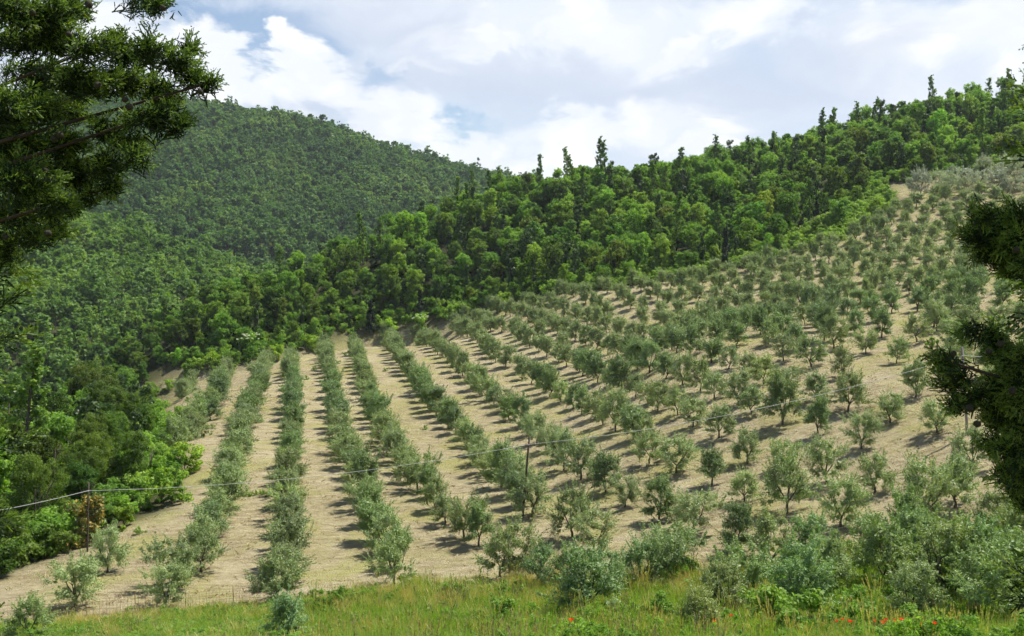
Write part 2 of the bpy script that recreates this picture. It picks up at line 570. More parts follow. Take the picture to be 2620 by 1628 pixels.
M_WIRE = plain_mat('wire', (0.14, 0.085, 0.045), (0.26, 0.17, 0.09), 6.0, rough=0.7, bump=0.0)
M_DEAD = plain_mat('dead_wood', (0.05, 0.045, 0.04), (0.20, 0.18, 0.16), 12.0)
M_CONE = plain_mat('cone_scale', (0.02, 0.018, 0.012), (0.06, 0.052, 0.036), 40.0)
M_PORC = plain_mat('insulator', (0.35, 0.34, 0.32), (0.5, 0.49, 0.46), 8.0, rough=0.4, bump=0.0)


def ground_mat():
    m, t = new_mat('ground')
    tc = t.nodes.new('ShaderNodeTexCoord')
    at = t.nodes.new('ShaderNodeAttribute')
    at.attribute_name = 'zone'
    sp = t.nodes.new('ShaderNodeSeparateColor')
    t.links.new(at.outputs['Color'], sp.inputs[0])

    def noise(s, d=6.0, r=0.6, dist=0.0):
        n = N(t, 'ShaderNodeTexNoise', Scale=s, Detail=d, Roughness=r, Distortion=dist)
        t.links.new(tc.outputs['Object'], n.inputs['Vector'])
        return n.outputs['Fac']
    big, mid, fin, vfin = noise(0.055, 5), noise(0.33, 6, 0.65, 0.5), noise(2.6, 6, 0.7), noise(11.0, 4, 0.75)
    straw = mixc(t, ramp(t, fin, [(0.30, 0), (0.68, 1)]), (0.212, 0.178, 0.095), (0.372, 0.325, 0.195))
    straw = mixc(t, ramp(t, mid, [(0.50, 0), (0.72, 0.75)]), straw, (0.215, 0.165, 0.098))
    straw = mixc(t, ramp(t, big, [(0.46, 0), (0.62, 0.55)]), straw, (0.39, 0.34, 0.22))
    mp = t.nodes.new('ShaderNodeMapping')                 # mown swathes lie across the slope
    mp.inputs['Rotation'].default_value = (0, 0, math.radians(-12))
    mp.inputs['Scale'].default_value = (0.5, 1.5, 1.0)
    t.links.new(tc.outputs['Object'], mp.inputs[0])
    sw = N(t, 'ShaderNodeTexNoise', Scale=1.1, Detail=5.0, Roughness=0.7)
    t.links.new(mp.outputs[0], sw.inputs['Vector'])
    straw = mixc(t, ramp(t, sw.outputs['Fac'], [(0.50, 0), (0.64, 0.8)]), straw, (0.185, 0.15, 0.078))
    straw = mixc(t, ramp(t, sw.outputs['Fac'], [(0.34, 0.6), (0.46, 0)]), straw, (0.46, 0.40, 0.255))
    gm = mathn(t, 'MULTIPLY', ramp(t, noise(0.16, 5, 0.6, 0.8), [(0.47, 0), (0.66, 1)]), ramp(t, fin, [(0.3, 0.3), (0.6, 0.8)]))
    straw = mixc(t, gm, straw, (0.265, 0.265, 0.075))
    straw = mixc(t, ramp(t, vfin, [(0.60, 0), (0.72, 0.6)]), straw, (0.09, 0.068, 0.035))
    straw = mixc(t, ramp(t, vfin, [(0.26, 0.6), (0.38, 0.0)]), straw, (0.49, 0.43, 0.28))
    bank = mixc(t, mid, (0.10, 0.12, 0.03), (0.22, 0.19, 0.06))
    forest = mixc(t, mid, (0.030, 0.040, 0.015), (0.060, 0.060, 0.026))
    col = mixc(t, sp.outputs[0], forest, straw)
    col = mixc(t, sp.outputs[1], col, bank)
    p = N(t, 'ShaderNodeBsdfPrincipled', Roughness=0.95)
    p.inputs['Specular IOR Level'].default_value = 0.1
    t.links.new(col, p.inputs['Base Color'])
    hgt = mathn(t, 'ADD', mathn(t, 'MULTIPLY', fin, 1.0), mathn(t, 'MULTIPLY', vfin, 0.45))
    b = N(t, 'ShaderNodeBump', Strength=0.9, Distance=0.22)
    t.links.new(hgt, b.inputs['Height'])
    t.links.new(b.outputs[0], p.inputs['Normal'])
    o = t.nodes.new('ShaderNodeOutputMaterial')
    t.links.new(p.outputs[0], o.inputs[0])
    return m


# ------------------------------------------------------------------ the ground
def axis(segs):
    out = []
    for a, b, s in segs:
        out += list(np.arange(a, b, s))
    out.append(segs[-1][1])
    return np.array(out)


XS = axis([(-1300, -420, 55), (-420, -160, 13), (-160, -60, 5), (-60, 110, 1.1), (110, 200, 5), (200, 440, 14), (440, 1300, 60)])
YS = axis([(-60, 0, 5), (0, 40, 2.0), (40, 215, 1.1), (215, 350, 4), (350, 700, 11), (700, 1000, 14), (1000, 2700, 100)])
GX, GY = np.meshgrid(XS, YS)
GZ = H(GX, GY)
nx, ny = len(XS), len(YS)
ii = np.arange(nx * ny).reshape(ny, nx)
gf = np.stack([ii[:-1, :-1], ii[:-1, 1:], ii[1:, 1:], ii[1:, :-1]], -1).reshape(-1, 4)
gme = mesh_arrays('ground', np.stack([GX, GY, GZ], -1), gf, 4, (ground_mat(),), smooth=True)
zf = in_poly(GX.ravel(), GY.ravel(), FIELD).astype(float).reshape(ny, nx)
BLx = np.array([p[0] for p in BANK_LINE][::-1])
BLy = np.array([p[1] for p in BANK_LINE][::-1])


def bank_y(x):
    return np.interp(x, BLx, BLy)


zb = ((GY < bank_y(GX)) & (GY > -60) & (np.abs(GX) < 160)).astype(float)


def soften(a):
    for _ in range(2):
        b = a.copy()
        b[1:-1, 1:-1] = (a[1:-1, 1:-1] * 2 + a[:-2, 1:-1] + a[2:, 1:-1] + a[1:-1, :-2] + a[1:-1, 2:]) / 6
        a = b
    return a


zf, zb = soften(zf), soften(zb)
ca = gme.color_attributes.new('zone', 'FLOAT_COLOR', 'POINT')
ca.data.foreach_set('color', np.stack([zf.ravel(), zb.ravel(), zf.ravel() * 0, zf.ravel() * 0 + 1], -1).astype(np.float32).ravel())
ground = link('ground', gme)
tag(ground, 'dry straw-coloured ground of the valley and its hills', 'ground', kind='structure')


# ------------------------------------------------------------------ scatter (stuff only)
def scatter(name, pts, rots, scls, idx, protos, label, cat, parent=None):
    """one object: copies of the prototype meshes spread over points by geometry nodes"""
    pc = bpy.data.collections.new(name + '_pieces')
    for k, me in enumerate(protos):
        pc.objects.link(bpy.data.objects.new('%s_%03d' % (name, k), me))
    me = bpy.data.meshes.new(name)
    n = len(pts)
    me.vertices.add(n)
    me.vertices.foreach_set('co', np.asarray(pts, np.float32).ravel())
    for nm, ty, arr in (('rot', 'FLOAT_VECTOR', rots), ('scl', 'FLOAT_VECTOR', scls), ('idx', 'INT', idx)):
        a = me.attributes.new(nm, ty, 'POINT')
        if ty == 'INT':
            a.data.foreach_set('value', np.asarray(arr, np.int32))
        else:
            a.data.foreach_set('vector', np.asarray(arr, np.float32).ravel())
    o = link(name, me, parent)
    ng = bpy.data.node_groups.new(name, 'GeometryNodeTree')
    ng.interface.new_socket('Geometry', in_out='INPUT', socket_type='NodeSocketGeometry')
    ng.interface.new_socket('Geometry', in_out='OUTPUT', socket_type='NodeSocketGeometry')
    gi, go = ng.nodes.new('NodeGroupInput'), ng.nodes.new('NodeGroupOutput')
    ip = ng.nodes.new('GeometryNodeInstanceOnPoints')
    ci = ng.nodes.new('GeometryNodeCollectionInfo')
    ci.inputs['Collection'].default_value = pc
    ci.inputs['Separate Children'].default_value = True
    ci.inputs['Reset Children'].default_value = True
    ip.inputs['Pick Instance'].default_value = True

    def attr(nm, ty):
        a = ng.nodes.new('GeometryNodeInputNamedAttribute')
        a.data_type = ty
        a.inputs['Name'].default_value = nm
        return a.outputs[0]
    L = ng.links.new
    L(gi.outputs[0], ip.inputs['Points'])
    L(ci.outputs[0], ip.inputs['Instance'])
    L(attr('idx', 'INT'), ip.inputs['Instance Index'])
    L(attr('rot', 'FLOAT_VECTOR'), ip.inputs['Rotation'])
    L(attr('scl', 'FLOAT_VECTOR'), ip.inputs['Scale'])
    L(ip.outputs[0], go.inputs[0])
    md = o.modifiers.new('scatter', 'NODES')
    md.node_group = ng
    return tag(o, label, cat, kind='stuff')


def spread(rng, n, smin, smax, tilt=0.06):
    rots = np.stack([rng.normal(size=n) * tilt, rng.normal(size=n) * tilt, rng.random(n) * 6.283], -1)
    s = rng.uniform(smin, smax, n)
    scl = np.stack([s * rng.uniform(0.85, 1.15, n), s * rng.uniform(0.85, 1.15, n), s * rng.uniform(0.85, 1.15, n)], -1)
    return rots, scl


# ------------------------------------------------------------------ tree prototypes (mesh pairs: trunk, crown)
def branching(rng, h, r0, n, spread_r, top, split, wob=0.06, sides=6, mat=None, name='trunk', sub=2):
    s = Soup()
    base = Vector((0, 0, -0.25))
    fork = Vector((rng.normal() * wob, rng.normal() * wob, split))
    s.add(tube([base, Vector((rng.normal() * wob * .5, rng.normal() * wob * .5, split * .5)), fork], [r0 * 1.25, r0, r0 * .85], sides + 1, False))
    tips = []
    a0 = rng.random() * 6.28
    for i in range(n):
        a = a0 + i * 6.283 / n + rng.normal() * 0.3
        rr = spread_r * rng.uniform(.6, 1.0)
        zt = top * rng.uniform(.72, 1.0)
        end = Vector((math.cos(a) * rr, math.sin(a) * rr, zt))
        mid = fork.lerp(end, .5) + Vector((math.cos(a), math.sin(a), -.15)) * rr * .22
        s.add(tube([fork, mid, end], [r0 * .62, r0 * .42, r0 * .12], sides))
        tips.append(end)
        for k in range(sub):
            b = a + rng.normal() * .8
            p0 = mid.lerp(end, rng.uniform(0, .6))
            e2 = p0 + Vector((math.cos(b) * rr * .5, math.sin(b) * rr * .5, rng.uniform(.1, .4) * (top - split)))
            s.add(tube([p0, p0.lerp(e2, .5) + Vector((0, 0, .03)), e2], [r0 * .3, r0 * .2, r0 * .06], max(4, sides - 2)))
            tips.append(e2)
    return s.mesh(name, mat), tips


def olive_proto(seed, dense, mat=M_OLIVE, h=3.3, w=1.75, per=None, ln=.135, wd=.042):
    rng = np.random.default_rng(seed)
    split = .42 + rng.random() * .25
    tr, tips = branching(rng, h, .075, 4, w * .52, h * .76, split, mat=M_BARK)
    n = 44 if dense else 38
    # crown: a rounded bell, fullest below the middle, hollow in the loose trees
    zz = rng.random(n)
    zc = .62 + zz ** 1.05 * (h - 1.02)
    prof = np.sqrt(np.clip(1 - ((zz - .36) / .70) ** 2, .05, 1))
    lob = 1 + .22 * np.sin(3 * rng.random() * 6.28 + zz * 4)
    a = rng.random(n) * 6.283
    r = (w - .35) * prof * lob * (rng.uniform(.10, 1, n) if dense else rng.uniform(.16, 1, n)) ** .55
    c = np.stack([np.cos(a) * r, np.sin(a) * r, zc], -1)
    c = np.concatenate([c, [[t.x, t.y, t.z] for t in tips[:8]]])
    rad = rng.uniform(.30, .54, (len(c), 1)) * (1.0 if dense else .95) * np.array([[1, 1, 1.0]])
    per = per or (150 if dense else 150)
    q = leaves(c, rad, per, ln, wd, rng, shell=.2, along=.9, hang=.25)
    # shoots that stick out of the outline
    ns = 70 if dense else 80
    k = rng.integers(0, len(c), ns)
    dirs = unit(unit(c[k] - np.array([0, 0, h * .35])) + rng.normal(size=(ns, 3)) * .45 + np.array([0, 0, .45]))
    st = c[k] + dirs * rad[k][:, :1] * .6
    tt = np.linspace(.1, 1, 9)
    cs = (st[:, None] + dirs[:, None] * tt[None, :, None] * .5).reshape(-1, 3)
    q2 = leaves(cs, np.full((len(cs), 3), .06), 3, ln * .95, wd, rng, along=1.5)
    # oversized inner leaves, added to block the sun and darken crown and shadow
    m = int(len(c) * (.9 if dense else .7))
    cc = c[:m] * np.array([.72, .72, 1]) + np.array([0, 0, -.06])
    q3 = leaves(cc, rad[:m] * .55, 10, .26, .15, rng, shell=.1)
    return tr, quad_mesh('crown', np.concatenate([q, q2, q3]), mat)


def broad_proto(seed, h, w, nclump, per, ln, mat=M_BROAD, z0=.28, csize=.30, bark=M_FBARK, power=.55, r0=.16, limbs=5):
    rng = np.random.default_rng(seed)
    tr, tips = branching(rng, h, r0, limbs, w * .55, h * .82, h * .30, wob=.2, mat=bark, sides=5)
    # lobes first, clumps on the lobes: uneven outline with hollows
    nl = rng.integers(5, 9)
    la = rng.random(nl) * 6.283
    lz = h * (z0 + (1 - z0) * np.linspace(.12, .85, nl))
    lr = w * rng.uniform(.25, .62, nl)
    lc = np.stack([np.cos(la) * lr, np.sin(la) * lr, lz], -1)
    lc = np.concatenate([lc, [[rng.normal() * .15 * w, rng.normal() * .15 * w, h * .80]]])
    ls = w * rng.uniform(.42, .62, len(lc))
    k = rng.integers(0, len(lc), nclump)
    d = unit(rng.normal(size=(nclump, 3)) + np.array([0, 0, .25]))
    c = lc[k] + d * ls[k][:, None] * rng.uniform(.55, 1.0, (nclump, 1)) * np.array([1, 1, .95])
    c[:, 2] = np.maximum(c[:, 2], h * z0 * .6)
    rad = w * csize * rng.uniform(.65, 1.25, (nclump, 1)) * np.array([[1, 1, .8]])
    q = leaves(c, rad, per, ln, ln * .62, rng, shell=.5)
    return tr, quad_mesh('crown', q, mat)


def column_proto(seed, h, w, n, per, ln, mat, taper=0.0, bark=M_FBARK):
    """tall narrow crown (ivy-clad trunk, juniper)"""
    rng = np.random.default_rng(seed)
    s = Soup()
    s.add(tube([(0, 0, -.3), (rng.normal() * .1, rng.normal() * .1, h * .5), (rng.normal() * .2, rng.normal() * .2, h * .95)], [.2, .14, .03], 6))
    z = rng.random(n) * h
    a = rng.random(n) * 6.283
    r = w * (1 - taper * z / h) * np.sqrt(rng.random(n)) * (1 + .35 * np.sin(z * 1.7 + seed))
    c = np.stack([np.cos(a) * r, np.sin(a) * r, z], -1)
    rad = w * .5 * rng.uniform(.6, 1.3, (n, 1)) * (1 - taper * .7 * z / h)[:, None] * np.array([[1, 1, 1.2]])
    q = leaves(c, rad, per, ln, ln * .6, rng, shell=.4, hang=.3)
    return s.mesh('trunk', bark), quad_mesh('crown', q, mat)


def sparse_proto(seed, h, w, ln):
    """thin tall oak of the skyline: bare upper stem and separate leaf tufts"""
    rng = np.random.default_rng(seed)
    s = Soup()
    stem = [Vector((0, 0, -.3)), Vector((rng.normal() * .2, rng.normal() * .2, h * .45)), Vector((rng.normal() * .35, rng.normal() * .35, h))]
    s.add(tube(stem, [.2, .14, .04], 6))
    cs, rs = [], []
    for i in range(40):
        f = .22 + .78 * i / 39
        p = stem[1].lerp(stem[2], max(0, (f - .45) / .55)) if f > .45 else stem[0].lerp(stem[1], f / .45)
        a = rng.random() * 6.283
        L = w * rng.uniform(.2, 1.0) * (1.1 - .8 * f)
        e = p + Vector((math.cos(a) * L, math.sin(a) * L, L * rng.uniform(.3, 1.1)))
        s.add(tube([p, p.lerp(e, .5) + Vector((0, 0, .08)), e], [.05, .035, .012], 4))
        for k in range(4):
            cs.append(list(p.lerp(e, rng.uniform(.5, 1.1)) + Vector(rng.normal(size=3) * .2)))
            rs.append(rng.uniform(.15, .46))
    q = leaves(cs, np.array(rs)[:, None] * np.ones((1, 3)), 30, ln, ln * .6, rng, shell=.2)
    return s.mesh('trunk', M_FBARK), quad_mesh('crown', q, M_BROAD)


OLIVE_DENSE = [olive_proto(100 + i, True, w=1.5) for i in range(6)]
OLIVE_LOOSE = [olive_proto(200 + i, False, w=1.75) for i in range(7)]
OLIVE_SILVER = [olive_proto(300 + i, False, M_SILVER, h=3.6, w=2.0) for i in range(3)]
BROAD = [broad_proto(400 + i, RNG.uniform(6, 8.6), RNG.uniform(2.5, 3.7), 190, 54, .28, csize=.185, z0=.03) for i in range(10)]
BROADNEAR = [broad_proto(430 + i, RNG.uniform(6.5, 8.5), RNG.uniform(2.6, 3.3), 190, 104, .155, csize=.19, z0=.04) for i in range(5)]
IVY = [column_proto(450 + i, RNG.uniform(8, 11), RNG.uniform(.9, 1.3), 60, 55, .34, M_IVY) for i in range(4)]
SPARSE = [sparse_proto(470 + i, RNG.uniform(9.5, 12.5), 2.3, .27) for i in range(7)]
JUNIPER = [column_proto(490 + i, 8.5, 1.5, 80, 60, .30, M_JUN, taper=.85) for i in range(2)]
FARTREE = [broad_proto(500 + i, RNG.uniform(6, 8.5), RNG.uniform(2.6, 3.9), 32, 13, .95, M_FAR, csize=.30, limbs=2, z0=.1) for i in range(7)]
FARPINE = [column_proto(520 + i, 10, 1.3, 16, 10, 1.0, M_FAR, taper=.4) for i in range(2)]
SHRUB = [broad_proto(540 + i, 2.2, 1.5, 34, 60, .22, z0=.05, csize=.30, r0=.04, limbs=3) for i in range(4)]
VINES = [broad_proto(550 + i, 1.6, 1.7, 30, 60, .26, M_VINE, z0=.02, csize=.30, r0=.03, limbs=3) for i in range(4)]


def plant(name, proto, loc, s=1.0, rz=None, sz=None, label=None, cat='tree', group=None, color=None, sw=None):
    e = link(name, None, None, loc, (0, 0, random.random() * 6.283 if rz is None else rz), ((sw or s), (sw or s), sz or s))
    e.empty_display_size = .3
    e.rotation_euler[0], e.rotation_euler[1] = random.gauss(0, .035), random.gauss(0, .035)
    tag(e, label, cat, group)
    a = link('trunk', proto[0], e)
    b = link('crown', proto[1], e)
    if color:
        b.color = (*color, 1)
    return e


_W = ['zeroth', 'first', 'second', 'third', 'fourth', 'fifth', 'sixth', 'seventh', 'eighth', 'ninth', 'tenth', 'eleventh', 'twelfth',
      'thirteenth', 'fourteenth', 'fifteenth', 'sixteenth', 'seventeenth', 'eighteenth', 'nineteenth', 'twentieth']


def nth(i):
    return _W[i] if i <= 20 else '%d%s' % (i, {1: 'st', 2: 'nd', 3: 'rd'}.get(i % 10, 'th'))


# ------------------------------------------------------------------ the olive grove
# rows of the left half, traced along the trunks
ROWS_PX = [
    [(465, 1022), (488, 988)],
    [(454, 1154), (492, 1122), (527, 1080), (546, 1044), (562, 1018), (569, 995), (577, 972)],
    [(425, 1555), (490, 1470), (545, 1370), (575, 1290), (597, 1215), (614, 1135), (640, 1070), (656, 1010), (672, 965), (682, 942)],
    [(714, 1540), (730, 1475), (738, 1350), (742, 1200), (750, 1080), (749, 1000), (745, 938)],
    [(1026, 1494), (985, 1412), (945, 1340), (908, 1250), (876, 1170), (864, 1075), (846, 985), (835, 940), (826, 908)],
    [(1320, 1483), (1265, 1440), (1210, 1395), (1138, 1338), (1095, 1290), (1052, 1245), (1010, 1185), (985, 1140), (962, 1085), (945, 1030), (925, 965), (905, 900)],
    [(1528, 1412), (1470, 1380), (1427, 1376), (1348, 1302), (1255, 1228), (1200, 1150), (1150, 1095), (1095, 1035), (1060, 985), (1030, 940), (1007, 908), (985, 870)],
    [(1610, 1297), (1478, 1228), (1433, 1174), (1369, 1130), (1307, 1077), (1230, 1010), (1180, 960), (1130, 915), (1092, 884), (1065, 862)],
    [(1670, 1182), (1619, 1129), (1557, 1096), (1507, 1067), (1469, 1051), (1431, 1028), (1397, 1002), (1365, 983), (1338, 970), (1321, 954), (1293, 943), (1272, 928), (1253, 911), (1232, 886), (1194, 862), (1165, 846)],
    [(1769, 1092), (1710, 1060), (1653, 1034), (1598, 1013), (1556, 990), (1517, 971), (1481, 952), (1452, 939), (1424, 926), (1396, 912), (1371, 897), (1348, 886), (1329, 875), (1314, 858), (1261, 846), (1228, 830), (1192, 816)],
    [(1934, 1060), (1862, 1033), (1797, 1000), (1746, 983), (1691, 966), (1641, 944), (1601, 924), (1569, 911), (1528, 897), (1502, 888), (1473, 876), (1450, 865), (1424, 854), (1403, 846), (1350, 825), (1300, 808), (1255, 798)],
    [(2009, 1003), (1941, 972), (1876, 949), (1817, 930), (1761, 914), (1715, 899), (1674, 888), (1638, 877), (1602, 866), (1572, 861), (1548, 850), (1521, 839), (1450, 815), (1395, 796), (1340, 782)],
]
RDIR = np.array([-0.213, 0.977])                 # along a row, away from the viewer
SP_ROW, SP_IN = 6.8, 6.2


def LS(p):
    return .977 * p[0] + .213 * p[1], -.213 * p[0] + .977 * p[1]


trees = []                                        # (x, y, row)
for k, pl in enumerate(ROWS_PX):
    w = [unproject(u, v) for u, v in pl]
    w = np.array([p[:2] for p in w if p is not None])
    seg = np.linalg.norm(np.diff(w, axis=0), axis=1)
    cum = np.concatenate([[0], np.cumsum(seg)])
    n = max(2, int(round(cum[-1] / (4.1 if k < 7 else 5.2))) + 1)
    for s in np.linspace(0, cum[-1], n):
        x, y = np.interp(s, cum, w[:, 0]), np.interp(s, cum, w[:, 1])
        trees.append([x + RNG.normal() * .22, y + RNG.normal() * .3, k])
for u, v in [(192, 1557), (274, 1465)]:
    p = unproject(u, v)
    trees.append([p[0], p[1], 1])
row_ref = {}
for k in range(12):
    row_ref[k] = np.mean([LS(t)[0] for t in trees if t[2] == k])
L7 = row_ref[11] - 4 * SP_ROW
PICKS = []
for (x0, y0), lst in {
    (1600, 740): [(350, 700), (545, 750), (895, 620), (1110, 655), (1345, 690), (1635, 555), (1900, 595), (760, 820), (1025, 900), (1305, 990),
                  (5, 870), (195, 970), (430, 1070), (690, 1150), (930, 1230), (1610, 1095), (1935, 1245), (250, 1390), (520, 1500), (1240, 1385),
                  (1580, 1510), (1910, 870), (200, 420), (635, 335), (10, 590), (515, 500)],
    (2000, 740): [(360, 945), (735, 1070), (1390, 900), (1015, 780), (630, 720), (1210, 590), (880, 545), (1635, 640), (2080, 700), (1840, 460),
                  (2020, 315), (1095, 400), (1325, 205), (1640, 270), (425, 1360), (805, 1480), (1620, 1310), (470, 510), (100, 600)],
    (1240, 1030): [(910, 690), (1130, 940), (1260, 175), (1500, 310), (1070, 45), (1780, 1265), (2110, 1425), (1790, 470), (2030, 720), (1340, 1080)],
    (1640, 1030): [(610, 295), (940, 430), (1290, 740), (1750, 805), (860, 1000), (1250, 1200), (1770, 1340), (430, 850), (1390, 160), (1715, 270),
                   (2135, 415), (2240, 985)],
    (2080, 1030): [(930, 245), (1500, 365), (585, 560), (195, 965), (745, 1090), (335, 1500), (1900, 835), (1720, 1270), (1350, 1500)],
    (1640, 1250): [(645, 540), (1155, 770), (300, 960)],
}.items():
    for zx, zy in lst:
        PICKS.append((x0 + zx / 4.725, y0 + zy / 4.725))
PICKS += [(1384, 875), (1440, 899), (1372, 896), (1330, 875), (1452, 938), (1481, 952), (1518, 971), (1556, 990), (1598, 1013), (1403, 846), (1424, 854),
          (1473, 876), (1502, 888), (1528, 897), (1569, 911), (1601, 924), (1641, 944), (1520, 840), (1572, 861), (1602, 866), (1361, 979), (1427, 1016), (1467, 1038)]
pk = []
for u, v in PICKS:
    p = unproject(u, v)
    if p is None:
        continue
    if all((p[0] - q[0]) ** 2 + (p[1] - q[1]) ** 2 > 3.0 ** 2 for q in trees + pk):
        pk.append([p[0], p[1], None])
trees += pk
# the rest of the grove on the same planting grid
for k in range(12, 40):
    Lk = row_ref[11] + (k - 11) * 5.6
    off = (k * 2.3) % SP_IN
    for s in np.arange(30 + off, 290, 5.0):
        x, y = .977 * Lk - .213 * s, .213 * Lk + .977 * s
        x += RNG.normal() * .35
        y += RNG.normal() * .4
        if not in_poly([x], [y], FIELD)[0]:
            continue
        z = h1(x, y)
        u, v, d = project(np.array([x, y, z]))
        if u > 2720 or u < 0:
            continue
        if v > 900 and u < 2400:
            continue                              # picked one by one in the photograph
        if 2255 < u < 2345 and 455 < v < 520:
            continue                              # bare clearing
        if all((x - q[0]) ** 2 + (y - q[1]) ** 2 > 3.3 ** 2 for q in trees):
            trees.append([x, y, k])
for t in trees:
    if t[2] is None:
        t[2] = max(12, int(round((LS(t)[0] - row_ref[11]) / 5.6)) + 11) if LS(t)[0] > row_ref[11] + 3 else min(range(12), key=lambda q: abs(row_ref[q] - LS(t)[0]))
T = []
for x, y, k in trees:
    z = h1(x, y)
    u, v, d = project(np.array([x, y, z]))
    T.append(dict(x=x, y=y, z=z, u=float(u), v=float(v), d=float(d), row=k, S=LS((x, y))[1]))
rows = {}
for t in T:
    rows.setdefault(t['row'], []).append(t)
for i, k in enumerate(sorted(rows)):
    for j, t in enumerate(sorted(rows[k], key=lambda q: q['S'])):
        t['rowno'], t['no'] = i + 1, j + 1
T = [t for t in T if not (1268 < t['u'] < 1412 and 1322 < t['v'] < 1452)]      # the pole stands free
for t in T:
    t['silver'] = (t['v'] < 505 and t['u'] > 2250)
T.sort(key=lambda t: t['d'] + (1e4 if not -60 < t['u'] < 2680 else 0) - (1e3 if t['silver'] else 0))
print('olive trees', len(T), 'in rows', len(rows))
rest = {'p': [], 'k': []}
for i, t in enumerate(T):
    up = t['d'] > 118 and t['u'] > 1000 or t['d'] > 122
    silver = t['silver']
    pr = OLIVE_SILVER if silver else (OLIVE_DENSE if (up and random.random() < .86) or random.random() < .15 else OLIVE_LOOSE)
    s = random.uniform(.86, 1.22) * (1.10 if up else 1.0)
    if 980 < t['v'] and t['u'] > 1500:
        s *= random.uniform(.95, 1.14)
    if t['row'] < 7 and t['d'] < 105:
        s *= 1.02
    if silver:
        s *= 1.25
    t['s'] = s
    kind = 'silvery grey' if silver else ('dense dark green' if pr is OLIVE_DENSE else 'loose silver-green')
    c = random.uniform(.82, 1.2)
    col = (c, c * random.uniform(.97, 1.03), c * random.uniform(.85, 1.1))
    if pr is OLIVE_DENSE:
        col = tuple(q * w for q, w in zip(col, (.72, .82, .74)))
    if i < 300:
        plant('olive_tree', random.choice(pr), (t['x'], t['y'], t['z']), s, sz=s * random.uniform(.84, 1.14),
              label='%s olive tree, %s from the front in the %s row from the left' % (kind, nth(t['no']), nth(t['rowno'])),
              group='olive trees of the grove', color=col)
    else:
        rest['p'].append((t['x'], t['y'], t['z']))
        rest['k'].append(random.randrange(len(OLIVE_DENSE)))
if rest['p']:
    n = len(rest['p'])
    rots, scl = spread(RNG, n, .98, 1.28, .02)
    for j, nm in ((0, 'trunks'), (1, 'crowns')):
        pass
    comb = []
    for k, (tr, cr) in enumerate(OLIVE_DENSE):
        bm = bpy.data.meshes.new('olive')
        tv = np.empty(len(tr.vertices) * 3); tr.vertices.foreach_get('co', tv)
        cv = np.empty(len(cr.vertices) * 3); cr.vertices.foreach_get('co', cv)
        vs = np.concatenate([tv, cv]).reshape(-1, 3)
        fs = [tuple(p.vertices) for p in tr.polygons] + [tuple(i + len(tr.vertices) for i in p.vertices) for p in cr.polygons]
        bm.from_pydata(vs.tolist(), [], fs)
        bm.materials.append(M_BARK); bm.materials.append(M_OLIVE)
        bm.polygons.foreach_set('material_index', [0] * len(tr.polygons) + [1] * len(cr.polygons))
        comb.append(bm)
    scatter('olive_grove', rest['p'], rots, scl, rest['k'], comb, 'farthest small olive trees high on the right-hand slope', 'olive grove')

# ------------------------------------------------------------------ the woods
def keep_out(x, y, m=2.2):
    """True where the wood must not stand (field with a margin, bank)"""
    a = in_poly(x, y, FIELD)
    for dx, dy in ((m, 0), (-m, 0), (0, m), (0, -m)):
        a |= in_poly(x + dx, y + dy, FIELD)
    a |= (y < bank_y(x) + 1.0) & (x > -52)
    return a


def jitter_grid(x0, x1, y0, y1, sp, rng):
    gx, gy = np.meshgrid(np.arange(x0, x1, sp), np.arange(y0, y1, sp * .9))
    gx[1::2] += sp / 2
    return gx.ravel() + rng.uniform(-.33, .33, gx.size) * sp, gy.ravel() + rng.uniform(-.33, .33, gx.size) * sp


def px_of(x, y, z):
    return project(np.stack([x, y, z], -1))


CL = [(2255, 470), (2330, 530), (2200, 560), (2080, 640), (1990, 620), (2120, 520), (2200, 470)]   # creeper slope
rng = np.random.default_rng(31)
wx, wy = jitter_grid(-130, 170, 60, 352, 4.7, rng)
ok = ~keep_out(wx, wy)
wx, wy = wx[ok], wy[ok]
wz = H(wx, wy)
wu, wv, wd = px_of(wx, wy, wz)
ok = (wu > -160) & (wu < 2760)
creep = in_poly(wu, wv, [(2110, 470), (2300, 470), (2350, 545), (2210, 600), (2080, 640), (1990, 630), (2080, 560)])
ok &= ~(creep & (rng.random(len(wx)) < .85))
ok &= ~((wd < 72) & (wu > 120))
wx, wy, wz, wu, wv, wd = (a[ok] for a in (wx, wy, wz, wu, wv, wd))
big = rng.uniform(.58, 1.08, len(wx))
# lower growth along the field edge
edge = np.zeros(len(wx), bool)
for a in range(12):
    edge |= in_poly(wx + 7 * math.cos(a * .5236), wy + 7 * math.sin(a * .5236), FIELD)
big[edge] *= .66
big[(wu < 480) & (wd < 165)] *= 1.25
near = wd < 150
kindr = rng.random(len(wx))
H0 = 9.0 * big
tu, tv, _ = px_of(wx, wy, wz + H0)
order = np.argsort(wd)
sky = np.full(800, 1700.0)
seen = np.zeros(len(wx))
for i in order:
    hw = 3.0 * big[i] * F / wd[i]
    a, b = int(max(0, (tu[i] - hw + 200) / 4)), int(min(799, (tu[i] + hw + 200) / 4))
    if b <= a:
        continue
    seen[i] = np.clip(sky[a:b] - tv[i], 0, None).mean() * min(1, 1) * (b - a) * 4
    sky[a:b] = np.minimum(sky[a:b], tv[i] + .10 * (wv[i] - tv[i]))
seen[(tu < -30) | (tu > 2650)] = 0
pick = np.argsort(-seen)[:390]
pick = pick[seen[pick] > 150]
picked = np.zeros(len(wx), bool)
picked[pick] = True
specs = []
